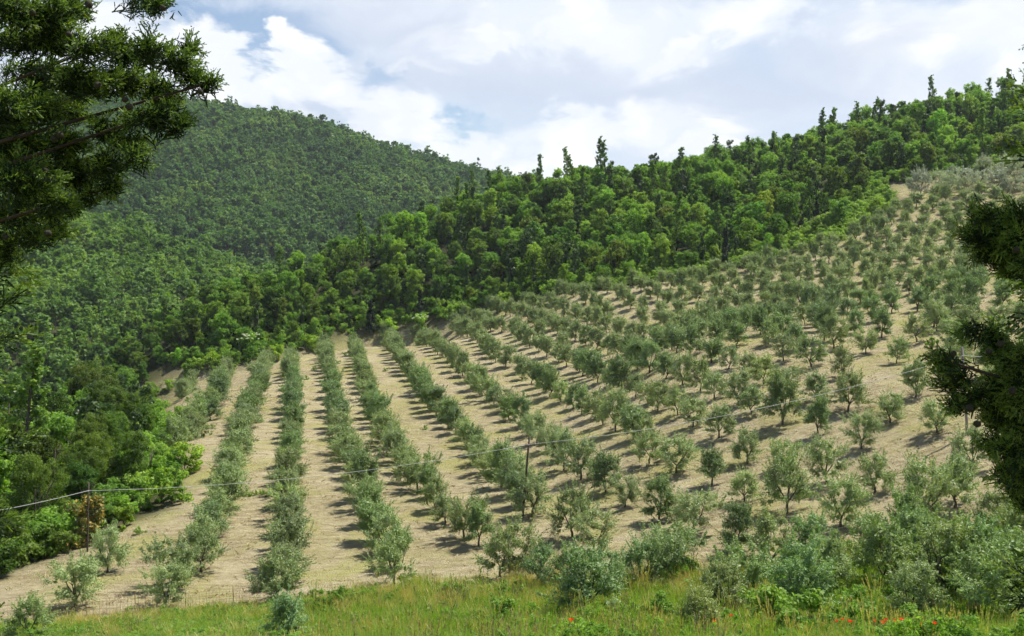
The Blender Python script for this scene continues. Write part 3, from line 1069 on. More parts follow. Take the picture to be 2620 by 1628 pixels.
for i in np.where(picked)[0]:
    skyl = tv[i] < np.interp(tu[i], [900, 1271, 1508, 1938, 2300, 2620], [600, 460, 430, 370, 262, 222])
    r = kindr[i]
    if edge[i]:
        kind = 'broad' if r < .82 else 'ivy'
    elif skyl and wd[i] > 250:
        kind = 'sparse' if r < .62 else ('broad' if r < .9 else 'ivy')
    else:
        kind = 'broad' if r < .80 else ('ivy' if r < .94 else 'sparse')
    bright = rng.random()
    if edge[i]:
        bright += .2
    specs.append((i, kind, bright, skyl))
zones = {}
for i, kind, bright, skyl in specs:
    tone = ('bright green' if bright > .78 else 'dark green' if bright < .3 else 'mid-green')
    nm = {'broad': 'broadleaf tree', 'ivy': 'narrow ivy-clad tree', 'sparse': 'thin tall oak'}[kind]
    if skyl and wd[i] > 250:
        zone = 'along the skyline above the right-hand wood'
    elif tu[i] < 480 and wd[i] < 165:
        zone = 'in the wood left of the grove'
    elif edge[i]:
        zone = 'at the upper edge of the olive grove'
    elif tu[i] < 900:
        zone = 'in the hollow behind the left rows'
    elif tu[i] < 1750:
        zone = 'on the wooded slope behind the grove'
    else:
        zone = 'on the wooded slope at the right'
    tone = 'dark' if kind == 'ivy' else ('leafy' if kind == 'sparse' else tone)
    zones.setdefault((tone, nm, zone), []).append((tu[i], i, kind, bright))
for (tone, nm, zone), lst in zones.items():
    lst.sort()
    for j, (_, i, kind, bright) in enumerate(lst):
        lab = ('%s %s %s, %s from the left' % (tone, nm, zone, nth(j + 1))) if len(lst) > 1 else '%s %s %s' % (tone, nm, zone)
        s = big[i]
        if kind == 'broad':
            pr = random.choice(BROADNEAR if near[i] else BROAD)
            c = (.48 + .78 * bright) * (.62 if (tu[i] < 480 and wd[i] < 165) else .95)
            col = (c * random.uniform(.84, 1.16), c * random.uniform(.9, 1.0), c * random.uniform(.75, 1.15))
        elif kind == 'ivy':
            pr, col, s = random.choice(IVY), (1, 1, 1), s * random.uniform(.8, 1.05)
        else:
            pr, col = random.choice(SPARSE), (.72, .74, .8)
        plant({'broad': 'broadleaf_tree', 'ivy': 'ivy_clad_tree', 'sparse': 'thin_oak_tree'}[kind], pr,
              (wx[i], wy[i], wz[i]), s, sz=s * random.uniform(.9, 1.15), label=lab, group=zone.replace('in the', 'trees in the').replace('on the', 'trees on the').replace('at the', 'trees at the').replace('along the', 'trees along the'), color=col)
print('wood trees', len(specs), 'of', len(wx))


def whole(proto, mats):
    """trunk and crown in one mesh for the masses"""
    tr, cr = proto
    bm = bpy.data.meshes.new('tree')
    tv = np.empty(len(tr.vertices) * 3); tr.vertices.foreach_get('co', tv)
    cv = np.empty(len(cr.vertices) * 3); cr.vertices.foreach_get('co', cv)
    vs = np.concatenate([tv, cv]).reshape(-1, 3)
    fs = [tuple(p.vertices) for p in tr.polygons] + [tuple(i + len(tr.vertices) for i in p.vertices) for p in cr.polygons]
    bm.from_pydata(vs.tolist(), [], fs)
    for m in mats:
        bm.materials.append(m)
    bm.polygons.foreach_set('material_index', [0] * len(tr.polygons) + [1] * len(cr.polygons))
    return bm


# the trees that only fill in behind and between
fi = np.where(~picked & ((seen > 0) | (rng.random(len(wx)) < .3)))[0]
rots, scl = spread(rng, len(fi), .95, 1.05, .03)
scl *= big[fi][:, None]
scatter('woodland', np.stack([wx[fi], wy[fi], wz[fi]], -1), rots, scl, rng.integers(0, 6, len(fi)),
        [whole(p, (M_FBARK, M_BROAD)) for p in BROAD[:5]] + [whole(IVY[0], (M_FBARK, M_IVY))],
        'dense mass of trees filling the wood behind the olive grove', 'woodland')
# undergrowth below the trees and on the field edge
sx, sy = jitter_grid(-75, 150, 60, 300, 2.3, rng)
ok = ~keep_out(sx, sy, .9)
sx, sy = sx[ok], sy[ok]
sz_ = H(sx, sy)
su, sv, sd = px_of(sx, sy, sz_)
nearf = np.zeros(len(sx), bool)
for a in range(12):
    for rr_ in (6, 13):
        nearf |= in_poly(sx + rr_ * math.cos(a * .5236), sy + rr_ * math.sin(a * .5236), FIELD)
ok = (su > -100) & (su < 2700) & ~((sd < 70) & (su > 150)) & (nearf | (rng.random(len(sx)) < .22))
sx, sy, sz_, su, sv = (a[ok] for a in (sx, sy, sz_, su, sv))
cr2 = in_poly(su, sv, [(2110, 470), (2300, 470), (2360, 545), (2210, 605), (2080, 650), (1900, 690), (1750, 720), (1500, 745), (1500, 725), (1800, 670), (1980, 620), (2080, 560)])
rots, scl = spread(rng, len(sx), .55, 1.25, .1)
idx = np.where(cr2, rng.integers(4, 8, len(sx)), np.where(rng.random(len(sx)) < .26, 5, rng.integers(0, 4, len(sx))))
scatter('undergrowth', np.stack([sx, sy, sz_], -1), rots, scl, idx,
        [whole(p, (M_FBARK, M_BROAD)) for p in SHRUB] + [whole(p, (M_FBARK, M_VINE)) for p in VINES],
        'leafy undergrowth and creepers below the trees', 'undergrowth')

# far hills covered with wood
def far_wood(name, x0, x1, y0, y1, sp, label, smin, smax, leaf, mask=None, pine=.0):
    r = np.random.default_rng(len(name) * 7 + int(y0))
    x, y = jitter_grid(x0, x1, y0, y1, sp, r)
    z = H(x, y)
    u, v, d = px_of(x, y, z)
    o = (u > -120) & (u < 1900)
    if mask is not None:
        o &= mask(x, y)
    x, y, z = x[o], y[o], z[o]
    rots, scl = spread(r, len(x), smin, smax, .05)
    big_ = r.random(len(x)) < .1
    scl[big_] *= 1.3
    idx = r.integers(0, len(FARTREE), len(x))
    idx[r.random(len(x)) < pine] = len(FARTREE)
    scatter(name, np.stack([x, y, z - .4], -1), rots, scl, idx,
            [whole(p, (M_FBARK, leaf)) for p in FARTREE] + [whole(p, (M_FBARK, leaf)) for p in FARPINE], label, 'woodland')
    print(name, len(x))


far_wood('hillside_woodland', -560, 260, 560, 935, 5.0, 'dark green wood covering the tall hill in the distance', .5, 1.55, M_FAR, pine=.05)
far_wood('spur_woodland', -360, 10, 120, 560, 5.2, 'green wood covering the lower spur at the left', .7, 1.3, M_SPUR,
         lambda x, y: (x < -130) | (y > 352))


# dark junipers standing out at the lower edge of the wood
for u, v, s, lab in [(1076, 838, .95, 'dark pointed juniper at the wood edge behind the middle rows'),
                     (1862, 690, 1.0, 'dark pointed juniper between bright creepers right of the wood'),
                     (948, 862, .9, 'dark broad juniper at the top end of the olive rows')]:
    p = unproject(u, v)
    plant('juniper_tree', random.choice(JUNIPER), (p[0], p[1] + 1.5, h1(p[0], p[1] + 1.5)), s, sw=s * (1.25 if u < 1000 else .95), label=lab, cat='juniper')

# ------------------------------------------------------------------ tufts, weeds, shrubs
def tuft_proto(seed, n, h, w, mat, lean=.35, rad=.16, heads=0):
    rng = np.random.default_rng(seed)
    V, Fc = [], []
    for i in range(n):
        a, r = rng.random() * 6.283, rad * math.sqrt(rng.random())
        p = np.array([math.cos(a) * r, math.sin(a) * r, -.04])
        d = unit(np.array([math.cos(a) * lean * rng.random(), math.sin(a) * lean * rng.random(), 1.0]) + rng.normal(size=3) * .12)
        sd = unit(np.cross(d, rng.normal(size=3)))
        hh = h * rng.uniform(.5, 1.1)
        bend = np.array([math.cos(a), math.sin(a), -.4]) * hh * lean * rng.uniform(.1, .6)
        o = len(V)
        for k, ww in ((0, 1.0), (.55, .8), (1.0, .15)):
            q = p + d * hh * k + bend * k * k
            V += [q - sd * w * ww * .5, q + sd * w * ww * .5]
        Fc += [(o, o + 1, o + 3, o + 2), (o + 2, o + 3, o + 5, o + 4)]
    return mesh_arrays('tuft', np.array(V), np.array(Fc), 4, (mat,))


G_GREEN = [tuft_proto(600 + i, 50, .82, .016, M_GRASS) for i in range(3)]
G_DRY = [tuft_proto(610 + i, 50, .95, .014, M_STRAW, lean=.25) for i in range(3)]
G_LITTER = [tuft_proto(620 + i, 16, .20, .035, M_CLOD, lean=1.8, rad=.22) for i in range(3)] + [tuft_proto(626 + i, 16, .17, .03, M_LOW, lean=1.4, rad=.25) for i in range(2)]
rngw = np.random.default_rng(640)


def weed_mesh(seed, n, per, r, h, ln, mat):
    rg = np.random.default_rng(seed)
    c = np.stack([rg.normal(size=n) * r * .5, rg.normal(size=n) * r * .5, rg.random(n) * h], -1)
    return quad_mesh('leaves', leaves(c, np.full((n, 3), r * .32), per, ln, ln * .45, rg, shell=.2, along=.6), mat)


G_WEED = [weed_mesh(630 + i, 16, 34, .42, .5, .11, M_WEED) for i in range(3)]
def stalk_proto(seed, n, h, mat):
    rg = np.random.default_rng(seed)
    V, Fc = [], []
    for i in range(n):
        a = rg.random() * 6.283
        p = np.array([math.cos(a), math.sin(a), 0]) * .18 * rg.random()
        d = unit(np.array([rg.normal() * .16, rg.normal() * .16, 1.0]))
        sd = unit(np.cross(d, rg.normal(size=3)))
        hh = h * rg.uniform(.6, 1.1)
        o = len(V)
        V += [p - sd * .005, p + sd * .005, p + d * hh + sd * .004, p + d * hh - sd * .004]
        Fc.append((o, o + 1, o + 2, o + 3))
        for k in range(5):
            q = p + d * hh * (.82 + .045 * k)
            s2 = unit(np.cross(d, rg.normal(size=3)))
            o = len(V)
            V += [q - d * .02, q + s2 * .018, q + d * .07, q - s2 * .018]
            Fc.append((o, o + 1, o + 2, o + 3))
    return mesh_arrays('stalks', np.array(V), np.array(Fc), 4, (mat,))


G_STALK = [stalk_proto(660, 12, 1.3, M_STRAW), stalk_proto(661, 10, 1.1, M_CLOD), stalk_proto(662, 12, 1.2, M_GRASS)]
G_BUSHY = [weed_mesh(665 + i, 22, 40, .5, .95, .10, M_BROAD) for i in range(2)]
G_SPIKE = [tuft_proto(645, 70, .85, .035, M_WEED, lean=.45, rad=.2)]

bx, by = jitter_grid(-62, 62, 30, 66, .34, rngw)
o = (by < bank_y(bx) + rngw.normal(size=bx.size) * .5 + np.where(bx < -14, .15, 1.1) * (np.sin(bx * .7) + np.sin(bx * 1.9 + 1) + np.sin(bx * .23 + 2)) / 2)
bx, by = bx[o], by[o]
bz = H(bx, by)
bu, bv, bd = px_of(bx, by, bz)
o = (bu > -40) & (bu < 2660) & (bv < 1740)
bx, by, bz, bu, bv = (a[o] for a in (bx, by, bz, bu, bv))


def lump(x, y, s, ph):
    return (np.sin(x * s + ph) + np.sin(y * s * 1.3 + ph * 2.1) + np.sin((x + y) * s * .7 + ph * .7) + np.sin((x * .6 - y) * s * 1.9 + ph)) / 4


dist = bank_y(bx) - by
dry = .62 - dist * .085 + .55 * lump(bx, by, .55, 1.7) + .35 * lump(bx, by, 1.7, .4)
dry += np.where(bu > 1900, .05, 0) + np.where((bu > 1150) & (bu < 1500), .25, 0) - np.where(bv > 1590, .30, 0)
rr = rngw.random(len(bx))
gi_ = np.where(rr < np.clip(dry, .06, .92), rngw.integers(3, 6, len(bx)), rngw.integers(0, 3, len(bx)))
gi_ = np.where((rngw.random(len(bx)) < np.clip(.17 + .3 * lump(bx, by, .9, 3.3), .04, .5)), rngw.integers(6, 9, len(bx)), gi_)
gi_ = np.where(rngw.random(len(bx)) < .10, rngw.integers(9, 12, len(bx)), gi_)
gi_ = np.where(rngw.random(len(bx)) < np.clip(.28 * lump(bx, by, .45, 7.7) - .02 + np.where(bu > 1500, .03, -.04), 0, .2), rngw.integers(12, 14, len(bx)), gi_)
rots, scl = spread(rngw, len(bx), .6, 1.4, .14)
scl[:, 2] *= np.where(bu < 800, .55, 1.0)
scl[:, 2] *= .75 + .35 * (lump(bx, by, .8, 5.1) + 1) * .5
scatter('tall_grass', np.stack([bx, by, bz], -1), rots, scl, gi_, G_GREEN + G_DRY + G_WEED + G_STALK + G_BUSHY,
        'tall green and golden grass on the bank in front', 'grass')
# bare-field litter: straw wisps and clods
lx, ly = jitter_grid(-60, 75, 55, 165, .72, rngw)
o = in_poly(lx, ly, FIELD) & (rngw.random(lx.size) < np.clip(1.15 - ly / 190, .2, 1) * (.45 + .5 * lump(lx, ly, .35, 2.2)))
lx, ly = lx[o], ly[o]
rots, scl = spread(rngw, len(lx), .5, 1.5, .2)
scatter('straw_litter', np.stack([lx, ly, H(lx, ly)], -1), rots, scl, np.where(rngw.random(len(lx)) < np.clip(.15 + .9 * lump(lx, ly, .22, 4.4), 0, .9), rngw.integers(3, 5, len(lx)), rngw.integers(0, 3, len(lx))), G_LITTER,
        'dry straw wisps and clods strewn over the field', 'straw')

# small green weed clumps between the rows
weeds = []
for (x0, y0), lst in {(400, 860): [(380, 790, 1.1), (360, 910, 1.3), (560, 1215, 1.2), (680, 1120, 1.0), (655, 1195, .7), (1255, 1045, 1.0), (1812, 530, 1.1),
                                   (1905, 415, 1.1), (85, 670, 1.2), (170, 655, 1.0), (60, 600, .9), (915, 478, .8), (130, 560, .8)],
                      (800, 780): [(385, 615, 1.0), (885, 805, 1.1), (305, 715, 1.1)],
                      (2000, 740): [(1830, 690, 1.7)], (60, 1200): [(1400, 790, 1.0)], (2140, 380): [(2140, 680, 1.6)],
                      (800, 1050): [(1355, 235, .9)]}.items():
    for a, b, sc in lst:
        weeds.append((x0 + a / 4.725, y0 + b / 4.725, sc))
weeds.sort()
for i, (u, v, sc) in enumerate(weeds):
    p = unproject(u, v)
    w = link('weed_clump', random.choice(G_WEED), None, tuple(p), (0, 0, random.random() * 6), (sc, sc, sc * 1.15))
    tag(w, 'small green weed clump on the bare field, %s from the left' % nth(i + 1), 'weed', 'weed clumps on the field')
p = unproject(655, 1268)
w = link('weed_patch', None, None, tuple(p))
tag(w, 'wide low patch of green weeds between the second and third rows', 'weed')
for i in range(9):
    dx = (i - 4) * .5
    k = link('leaf_clump', G_SPIKE[0] if i % 2 else G_WEED[i % 3], w, (dx, random.uniform(-.4, .4), 0), (0, 0, i), (.8, .8, random.uniform(.6, 1.0)))

# shrubs: named ones at the left edge and on the bank
def shrub(name, u, v, s, label, mat=None, proto=None, color=None, cat='shrub', group=None, flower=None, sz=None):
    p = unproject(u, v)
    pr = proto or random.choice(SHRUB)
    if mat is not None:
        me = pr[1].copy()
        me.materials.clear()
        me.materials.append(mat)
        pr = (pr[0], me)
    e = plant(name, pr, tuple(p), s, sz=sz or s, label=label, cat=cat, group=group, color=color)
    if flower is not None:
        rg = np.random.default_rng(int(u))
        n = 30
        a, r = rg.random(n) * 6.283, np.sqrt(rg.random(n)) * 1.4
        c = np.stack([np.cos(a) * r, np.sin(a) * r, 2.35 - .25 * r * r + rg.normal(size=n) * .1], -1)
        link('blossom', quad_mesh('blossom', leaves(c, np.full((n, 3), .16) * [1, 1, .5], 26, .09, .08, rg), flower), e)
    return e


shrub('elder_shrub', 640, 905, 1.9, 'white-flowering shrub at the top of the left rows', flower=M_WHITE, color=(1.3, 1.25, 1))
shrub('elder_shrub', 1078, 842, 1.5, 'low white-flowering shrub at the top of the middle rows', flower=M_WHITE, color=(1.4, 1.35, 1))
shrub('broom_shrub', 212, 1392, 1.25, 'rusty orange broom shrub beside the left pole', mat=M_BROOM, sz=1.5)
shrub('field_shrub', 318, 1352, .8, 'low grey-green shrub at the wood corner by the field', color=(1.2, 1.0, .9))
for i, (u, v, s) in enumerate([(20, 1470, 1.0), (60, 1440, 1.1), (110, 1425, 1.0), (160, 1412, .9), (5, 1420, 1.2), (70, 1400, 1.1), (-30, 1490, 1.0)]):
    shrub('bramble_shrub', u, v, s, 'bright green bramble on the lower left field edge, %s from the left' % nth(sorted([20, 60, 110, 160, 5, 70, -30]).index(u) + 1),
          proto=random.choice(VINES if i % 2 else SHRUB), color=(.62, .60, .6), group='brambles along the lower left field edge')
for i, (u, v, s, c) in enumerate([(480, 962, 1.5, 1.1), (545, 950, 1.7, 1.0), (600, 940, 1.5, 1.2), (705, 922, 1.4, 1.1), (790, 895, 1.5, 1.0), (1000, 848, 1.4, 1.3),
                                  (1150, 818, 1.5, 1.2), (1290, 785, 1.5, 1.0), (430, 1000, 1.0, 1.1), (455, 1090, 1.1, 1.0), (470, 1210, 1.3, 1.05), (445, 1290, 1.3, 1.1)]):
    shrub('edge_shrub', u, v, s, 'leafy green shrub at the edge of the field, %s from the left' % nth(sorted([480, 545, 600, 705, 790, 1000, 1150, 1290, 430, 455, 470, 445]).index(u) + 1),
          color=(c * 1.1, c, c * .8), group='shrubs along the field edge')
BS = [(1290, 1600, .6), (1690, 1600, .6), (1942, 1622, .9), (2075, 1650, .9), (2200, 1650, .7), (1560, 1640, .5), (1180, 1552, .5), (2330, 1635, .6), (1150, 1545, .5)]
for u, v, s in BS:
    shrub('bank_shrub', u, v, s, 'green shrub in the grass of the bank, %s from the left' % nth(sorted(b[0] for b in BS).index(u) + 1),
          mat=M_WEED, group='shrubs on the bank')

# loose olive trees growing on the bank in front
BO = [(2042, 1580, 1.15), (1979, 1462, 1.0), (2071, 1440, .95), (2415, 1540, 1.3), (2600, 1610, 1.2), (1787, 1640, .7), (1501, 1585, 1.15), (1386, 1512, .85),
      (740, 1640, .75), (1730, 1480, 1.0), (2310, 1400, 1.05),  (2552, 1420, 1.1), (79, 1640, .75),  
      (1280, 1475, .9), (1460, 1506, .8), (1561, 1530, .85), (1640, 1502, .9), (1850, 1580, .9), (2335, 1590, .9), (2120, 1530, 1.0), (2270, 1512, 1.1), (2482, 1520, 1.2), (2545, 1580, 1.15), (2350, 1470, 1.1), (2250, 1440, .95), (1920, 1535, 1.0), (2605, 1490, 1.15), ]
for u, v, s in BO:
    p = unproject(u, v)
    plant('bank_olive_tree', random.choice(OLIVE_LOOSE), tuple(p), s * 1.05, label='loose olive tree at the foot of the bank, %s from the left' % nth(sorted(b[0] for b in BO).index(u) + 1),
          group='olive trees on the bank', color=(random.uniform(.8, 1.05), 1.0, random.uniform(.75, .95)))

# pruned dead stems sticking out of the grass
def stem(lines, label, u, v, r=.045):
    base = unproject(u, v)
    s = Soup()
    d = base[1]
    for k, ln in enumerate(lines):
        pts = [((a - u) / F * d, 0.05 * math.sin(i * 2.1 + k), (v - b) / F * d * 1.03 - (.15 if i == 0 and k == 0 else 0)) for i, (a, b) in enumerate(ln)]
        s.add(tube(pts, list(np.linspace(r if k == 0 else r * .7, r * .35, len(pts))), 6))
    e = link('dead_stem', s.mesh('stem', M_DEAD), None, tuple(base))
    tag(e, label, 'dead stem', 'pruned dead stems on the bank')


stem([[(1073, 1560), (1064, 1520), (1059, 1502), (1066, 1498)]], 'curved dark pruned stem in the grass, leftmost of the four in the middle', 1073, 1560)
stem([[(1114, 1600), (1106, 1565), (1098, 1542)]], 'thin pruned stem leaning left in the grass', 1114, 1600, .035)
stem([[(1152, 1595), (1158, 1560), (1168, 1534)], [(1152, 1595), (1163, 1570), (1170, 1545)]], 'forked pruned stem in the middle of the grass bank', 1152, 1595)
stem([[(1042, 1535), (1035, 1515), (1027, 1494)]], 'thin pale stem beside the fourth row of olives', 1042, 1535, .03)
stem([[(1842, 1490), (1825, 1452), (1816, 1440), (1804, 1416)], [(1825, 1452), (1835, 1462), (1846, 1478)]], 'crooked forked dead branch left of the bank olives', 1842, 1490, .04)
stem([[(1873, 1495), (1880, 1460), (1878, 1428), (1880, 1420)], [(1880, 1460), (1890, 1450)]], 'upright crooked dead stem below a small olive', 1873, 1495, .05)
stem([[(2218, 1460), (2222, 1425), (2230, 1392), (2236, 1392)]], 'thick leaning post-like stump on the bank', 2218, 1460, .07)
stem([[(2180, 1435), (2178, 1415), (2165, 1390)], [(2180, 1415), (2186, 1395), (2185, 1372)]], 'thin forked bare stem by the pale field corner', 2180, 1435, .035)

# poppies
def poppy_meshes():
    rg = np.random.default_rng(77)
    s = Soup()
    s.add(tube([(0, 0, -.1), (.02, .01, .35), (.0, .03, .66)], [.006, .005, .004], 4))
    st = s.mesh('stem', M_WEED)
    V, Fc = [], []
    for k in range(4):
        a = k * 1.571
        ca, sa = math.cos(a), math.sin(a)
        o = len(V)
        for rr, ww, zz in ((.0, .012, .66), (.03, .035, .675), (.055, .04, .70)):
            V += [(ca * rr - sa * ww, sa * rr + ca * ww, zz), (ca * rr + sa * ww, sa * rr - ca * ww, zz)]
        Fc += [(o, o + 1, o + 3, o + 2), (o + 2, o + 3, o + 5, o + 4)]
    return st, mesh_arrays('petals', V, Fc, 4, (M_RED,))


PST, PPE = poppy_meshes()
PP = [(1864, 1577), (1827, 1599), (2138, 1602), (2156, 1599), (2167, 1621), (2252, 1607), (2258, 1612), (2275, 1594), (2306, 1604), (2315, 1604), (2382, 1621), (1466, 1620),
      (2262, 1600), (2300, 1610), (2110, 1612), (2340, 1618)]
PP.sort()
for i, (u, v) in enumerate(PP):
    p = unproject(u, v + 1.12 * F / 41)
    e = link('poppy', None, None, tuple(p), (random.uniform(-.15, .15), random.uniform(-.1, .1), random.random() * 6), (1.2, 1.2, 1.75))
    tag(e, 'small red poppy in the green grass, %s from the left' % nth(i + 1), 'poppy', 'poppies in the grass')
    link('stem', PST, e)
    link('petals', PPE, e)

# ------------------------------------------------------------------ poles and cable
def at_height(base, u, v):
    """point above the pole foot that the photo shows at height v"""
    r = ray(u, v)
    d = base[1]
    return np.array([r[0] * d, d, r[2] * d])


ATT = []
for (bu_, bv_), (tu_, tv_), (au, av), lab, mat, rad in [
    ((223, 1412), (227, 1235), (228, 1255), 'dark wooden cable pole beside the broom at the left edge', M_POLE, .07),
    ((1336, 1326), (1355, 1117), (1352, 1137), 'dark leaning wooden cable pole in the middle of the grove', M_POLE, .095),
    ((2475, 1112), (2462, 888), (2463, 910), 'grey wooden cable pole half hidden behind the right cypress', M_GPOLE, .095)]:
    b = unproject(bu_, bv_)
    t, a = at_height(b, tu_, tv_), at_height(b, au, av)
    e = link('cable_pole', None, None, tuple(b))
    tag(e, lab, 'pole', 'wooden cable poles')
    s = Soup()
    loc = t - b
    s.add(tube([(0, 0, -.3), tuple(loc * .35 + np.array([.02, 0, 0])), tuple(loc * .7 - np.array([.015, 0, 0])), tuple(loc)], [rad * 1.12, rad * 1.02, rad * .9, rad * .8], 10))
    link('post', s.mesh('post', mat), e)
    s = Soup()
    al = a - b
    s.add(tube([tuple(al + np.array([0, -.02, 0])), tuple(al + np.array([0, -.10, 0])), tuple(al + np.array([0, -.17, 0]))], [.022, .03, .02], 8))
    s.add(tube([tuple(al + np.array([0, -.16, -.06])), tuple(al + np.array([0, -.16, 0])), tuple(al + np.array([0, -.16, .05]))], [.03, .04, .03], 8))
    link('insulator', s.mesh('insulator', M_PORC), e)
    ATT.append(a + np.array([0, -.16, .02]))
left = ray(-260, 1345) * 66
right = ray(2900, 885) * 84
chain = [left] + ATT + [right]
e = link('overhead_cable', None)
tag(e, 'pale overhead cable strung from pole to pole across the grove', 'cable')
for k, sag in zip(range(4), (.25, .75, .9, .5)):
    a, b = chain[k], chain[k + 1]
    pts = []
    for i in range(33):
        f = i / 32
        p = a + (b - a) * f
        p[2] -= sag * 4 * f * (1 - f)
        pts.append(tuple(p))
    s = Soup()
    s.add(tube(pts, [.0165] * 33, 6))
    link('cable_span', s.mesh('cable_span', M_CABLE), e)

# ------------------------------------------------------------------ wire fence at the lower left
FPX = [(-60, 1612), (0, 1606), (95, 1593), (185, 1582), (290, 1574), (400, 1566), (520, 1556), (630, 1547), (720, 1541)]
fp = [unproject(u, v - 4) for u, v in FPX]
fe = link('wire_fence', None, None, tuple(fp[0]))
tag(fe, 'rusty wire mesh fence along the foot of the field at lower left', 'fence')
f0 = fp[0]
dense = []
for a, b in zip(fp[:-1], fp[1:]):
    n = max(2, int(np.linalg.norm(b - a) / .2))
    for i in range(n):
        p = a + (b - a) * i / n
        p[2] = h1(p[0], p[1])
        dense.append(p - f0)
s = Soup()
for i, p in enumerate(dense):
    s.add(tube([tuple(p), tuple(p + np.array([0, 0, .95]))], [.006, .006], 3, False))
for hgt in np.linspace(.03, .95, 7):
    s.add(tube([tuple(p + np.array([0, 0, hgt])) for p in dense], [.006] * len(dense), 3, False))
me = s.mesh('wire_mesh', M_WIRE)
m_ = link('wire_mesh', me, fe)
m_['kind'] = 'stuff'
for i in range(0, len(dense), 14):
    s = Soup()
    p = dense[i]
    s.add(tube([tuple(p + np.array([0, .03, -.2])), tuple(p + np.array([0.01, .03, .5])), tuple(p + np.array([.0, .04, 1.12]))], [.028, .026, .024], 6))
    link('post', s.mesh('post', M_WIRE), fe)

# ------------------------------------------------------------------ the two cypresses that frame the view
def spray_template(seed):
    rg = np.random.default_rng(seed)
    P, D, Ln = [], [], []

    def rot_about(ax, ang, v):
        return v * math.cos(ang) + np.cross(ax, v) * math.sin(ang) + ax * np.dot(ax, v) * (1 - math.cos(ang))

    def grow(p, d, L, lvl):
        steps = 5 if lvl == 0 else 2
        q, dd = p.copy(), d.copy()
        for i in range(steps):
            P.append(q.copy()); D.append(dd.copy()); Ln.append(L / steps * 1.15)
            q = q + dd * L / steps
            dd = unit(dd + rg.normal(size=3) * .12 + np.array([0, 0, .05]))
        if lvl >= 2:
            return
        nb = (14, 4)[lvl]
        perp = unit(np.cross(d, np.array([.3, .2, 1.0])))
        for i in range(nb):
            f = (i + .6) / nb
            az = i * 2.4 + rg.normal() * .4
            side = rot_about(d, az, perp)
            nd = unit(d * .9 + side * .75 + np.array([0, 0, .1]))
            grow(p + d * L * f * .95, nd, L * (.46 if lvl == 0 else .42) * (1.05 - .62 * f) * rg.uniform(.8, 1.15), lvl + 1)
    grow(np.zeros(3), np.array([1.0, 0, 0]), 1.0, 0)
    P, D, Ln = np.array(P), np.array(D), np.array(Ln)
    sd = unit(np.cross(D, rg.normal(size=D.shape)))
    w = .0165
    q = np.stack([P - sd * w, P + sd * w, P + D * Ln[:, None] + sd * w * .55, P + D * Ln[:, None] - sd * w * .55], 1)
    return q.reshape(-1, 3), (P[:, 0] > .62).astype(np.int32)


SPRAYS = [spray_template(700 + i) for i in range(5)]


def place_sprays(pos, dirs, sizes, rg):
    out, mi = [], []
    k = rg.integers(0, len(SPRAYS), len(pos))
    for i in range(len(pos)):
        x = dirs[i]
        y = unit(np.cross(rg.normal(size=3), x))
        z = np.cross(x, y)
        out.append(SPRAYS[k[i]][0] @ (np.stack([x, y, z]) * sizes[i]) + pos[i])
        mi.append(SPRAYS[k[i]][1])
    return np.concatenate(out), np.concatenate(mi)


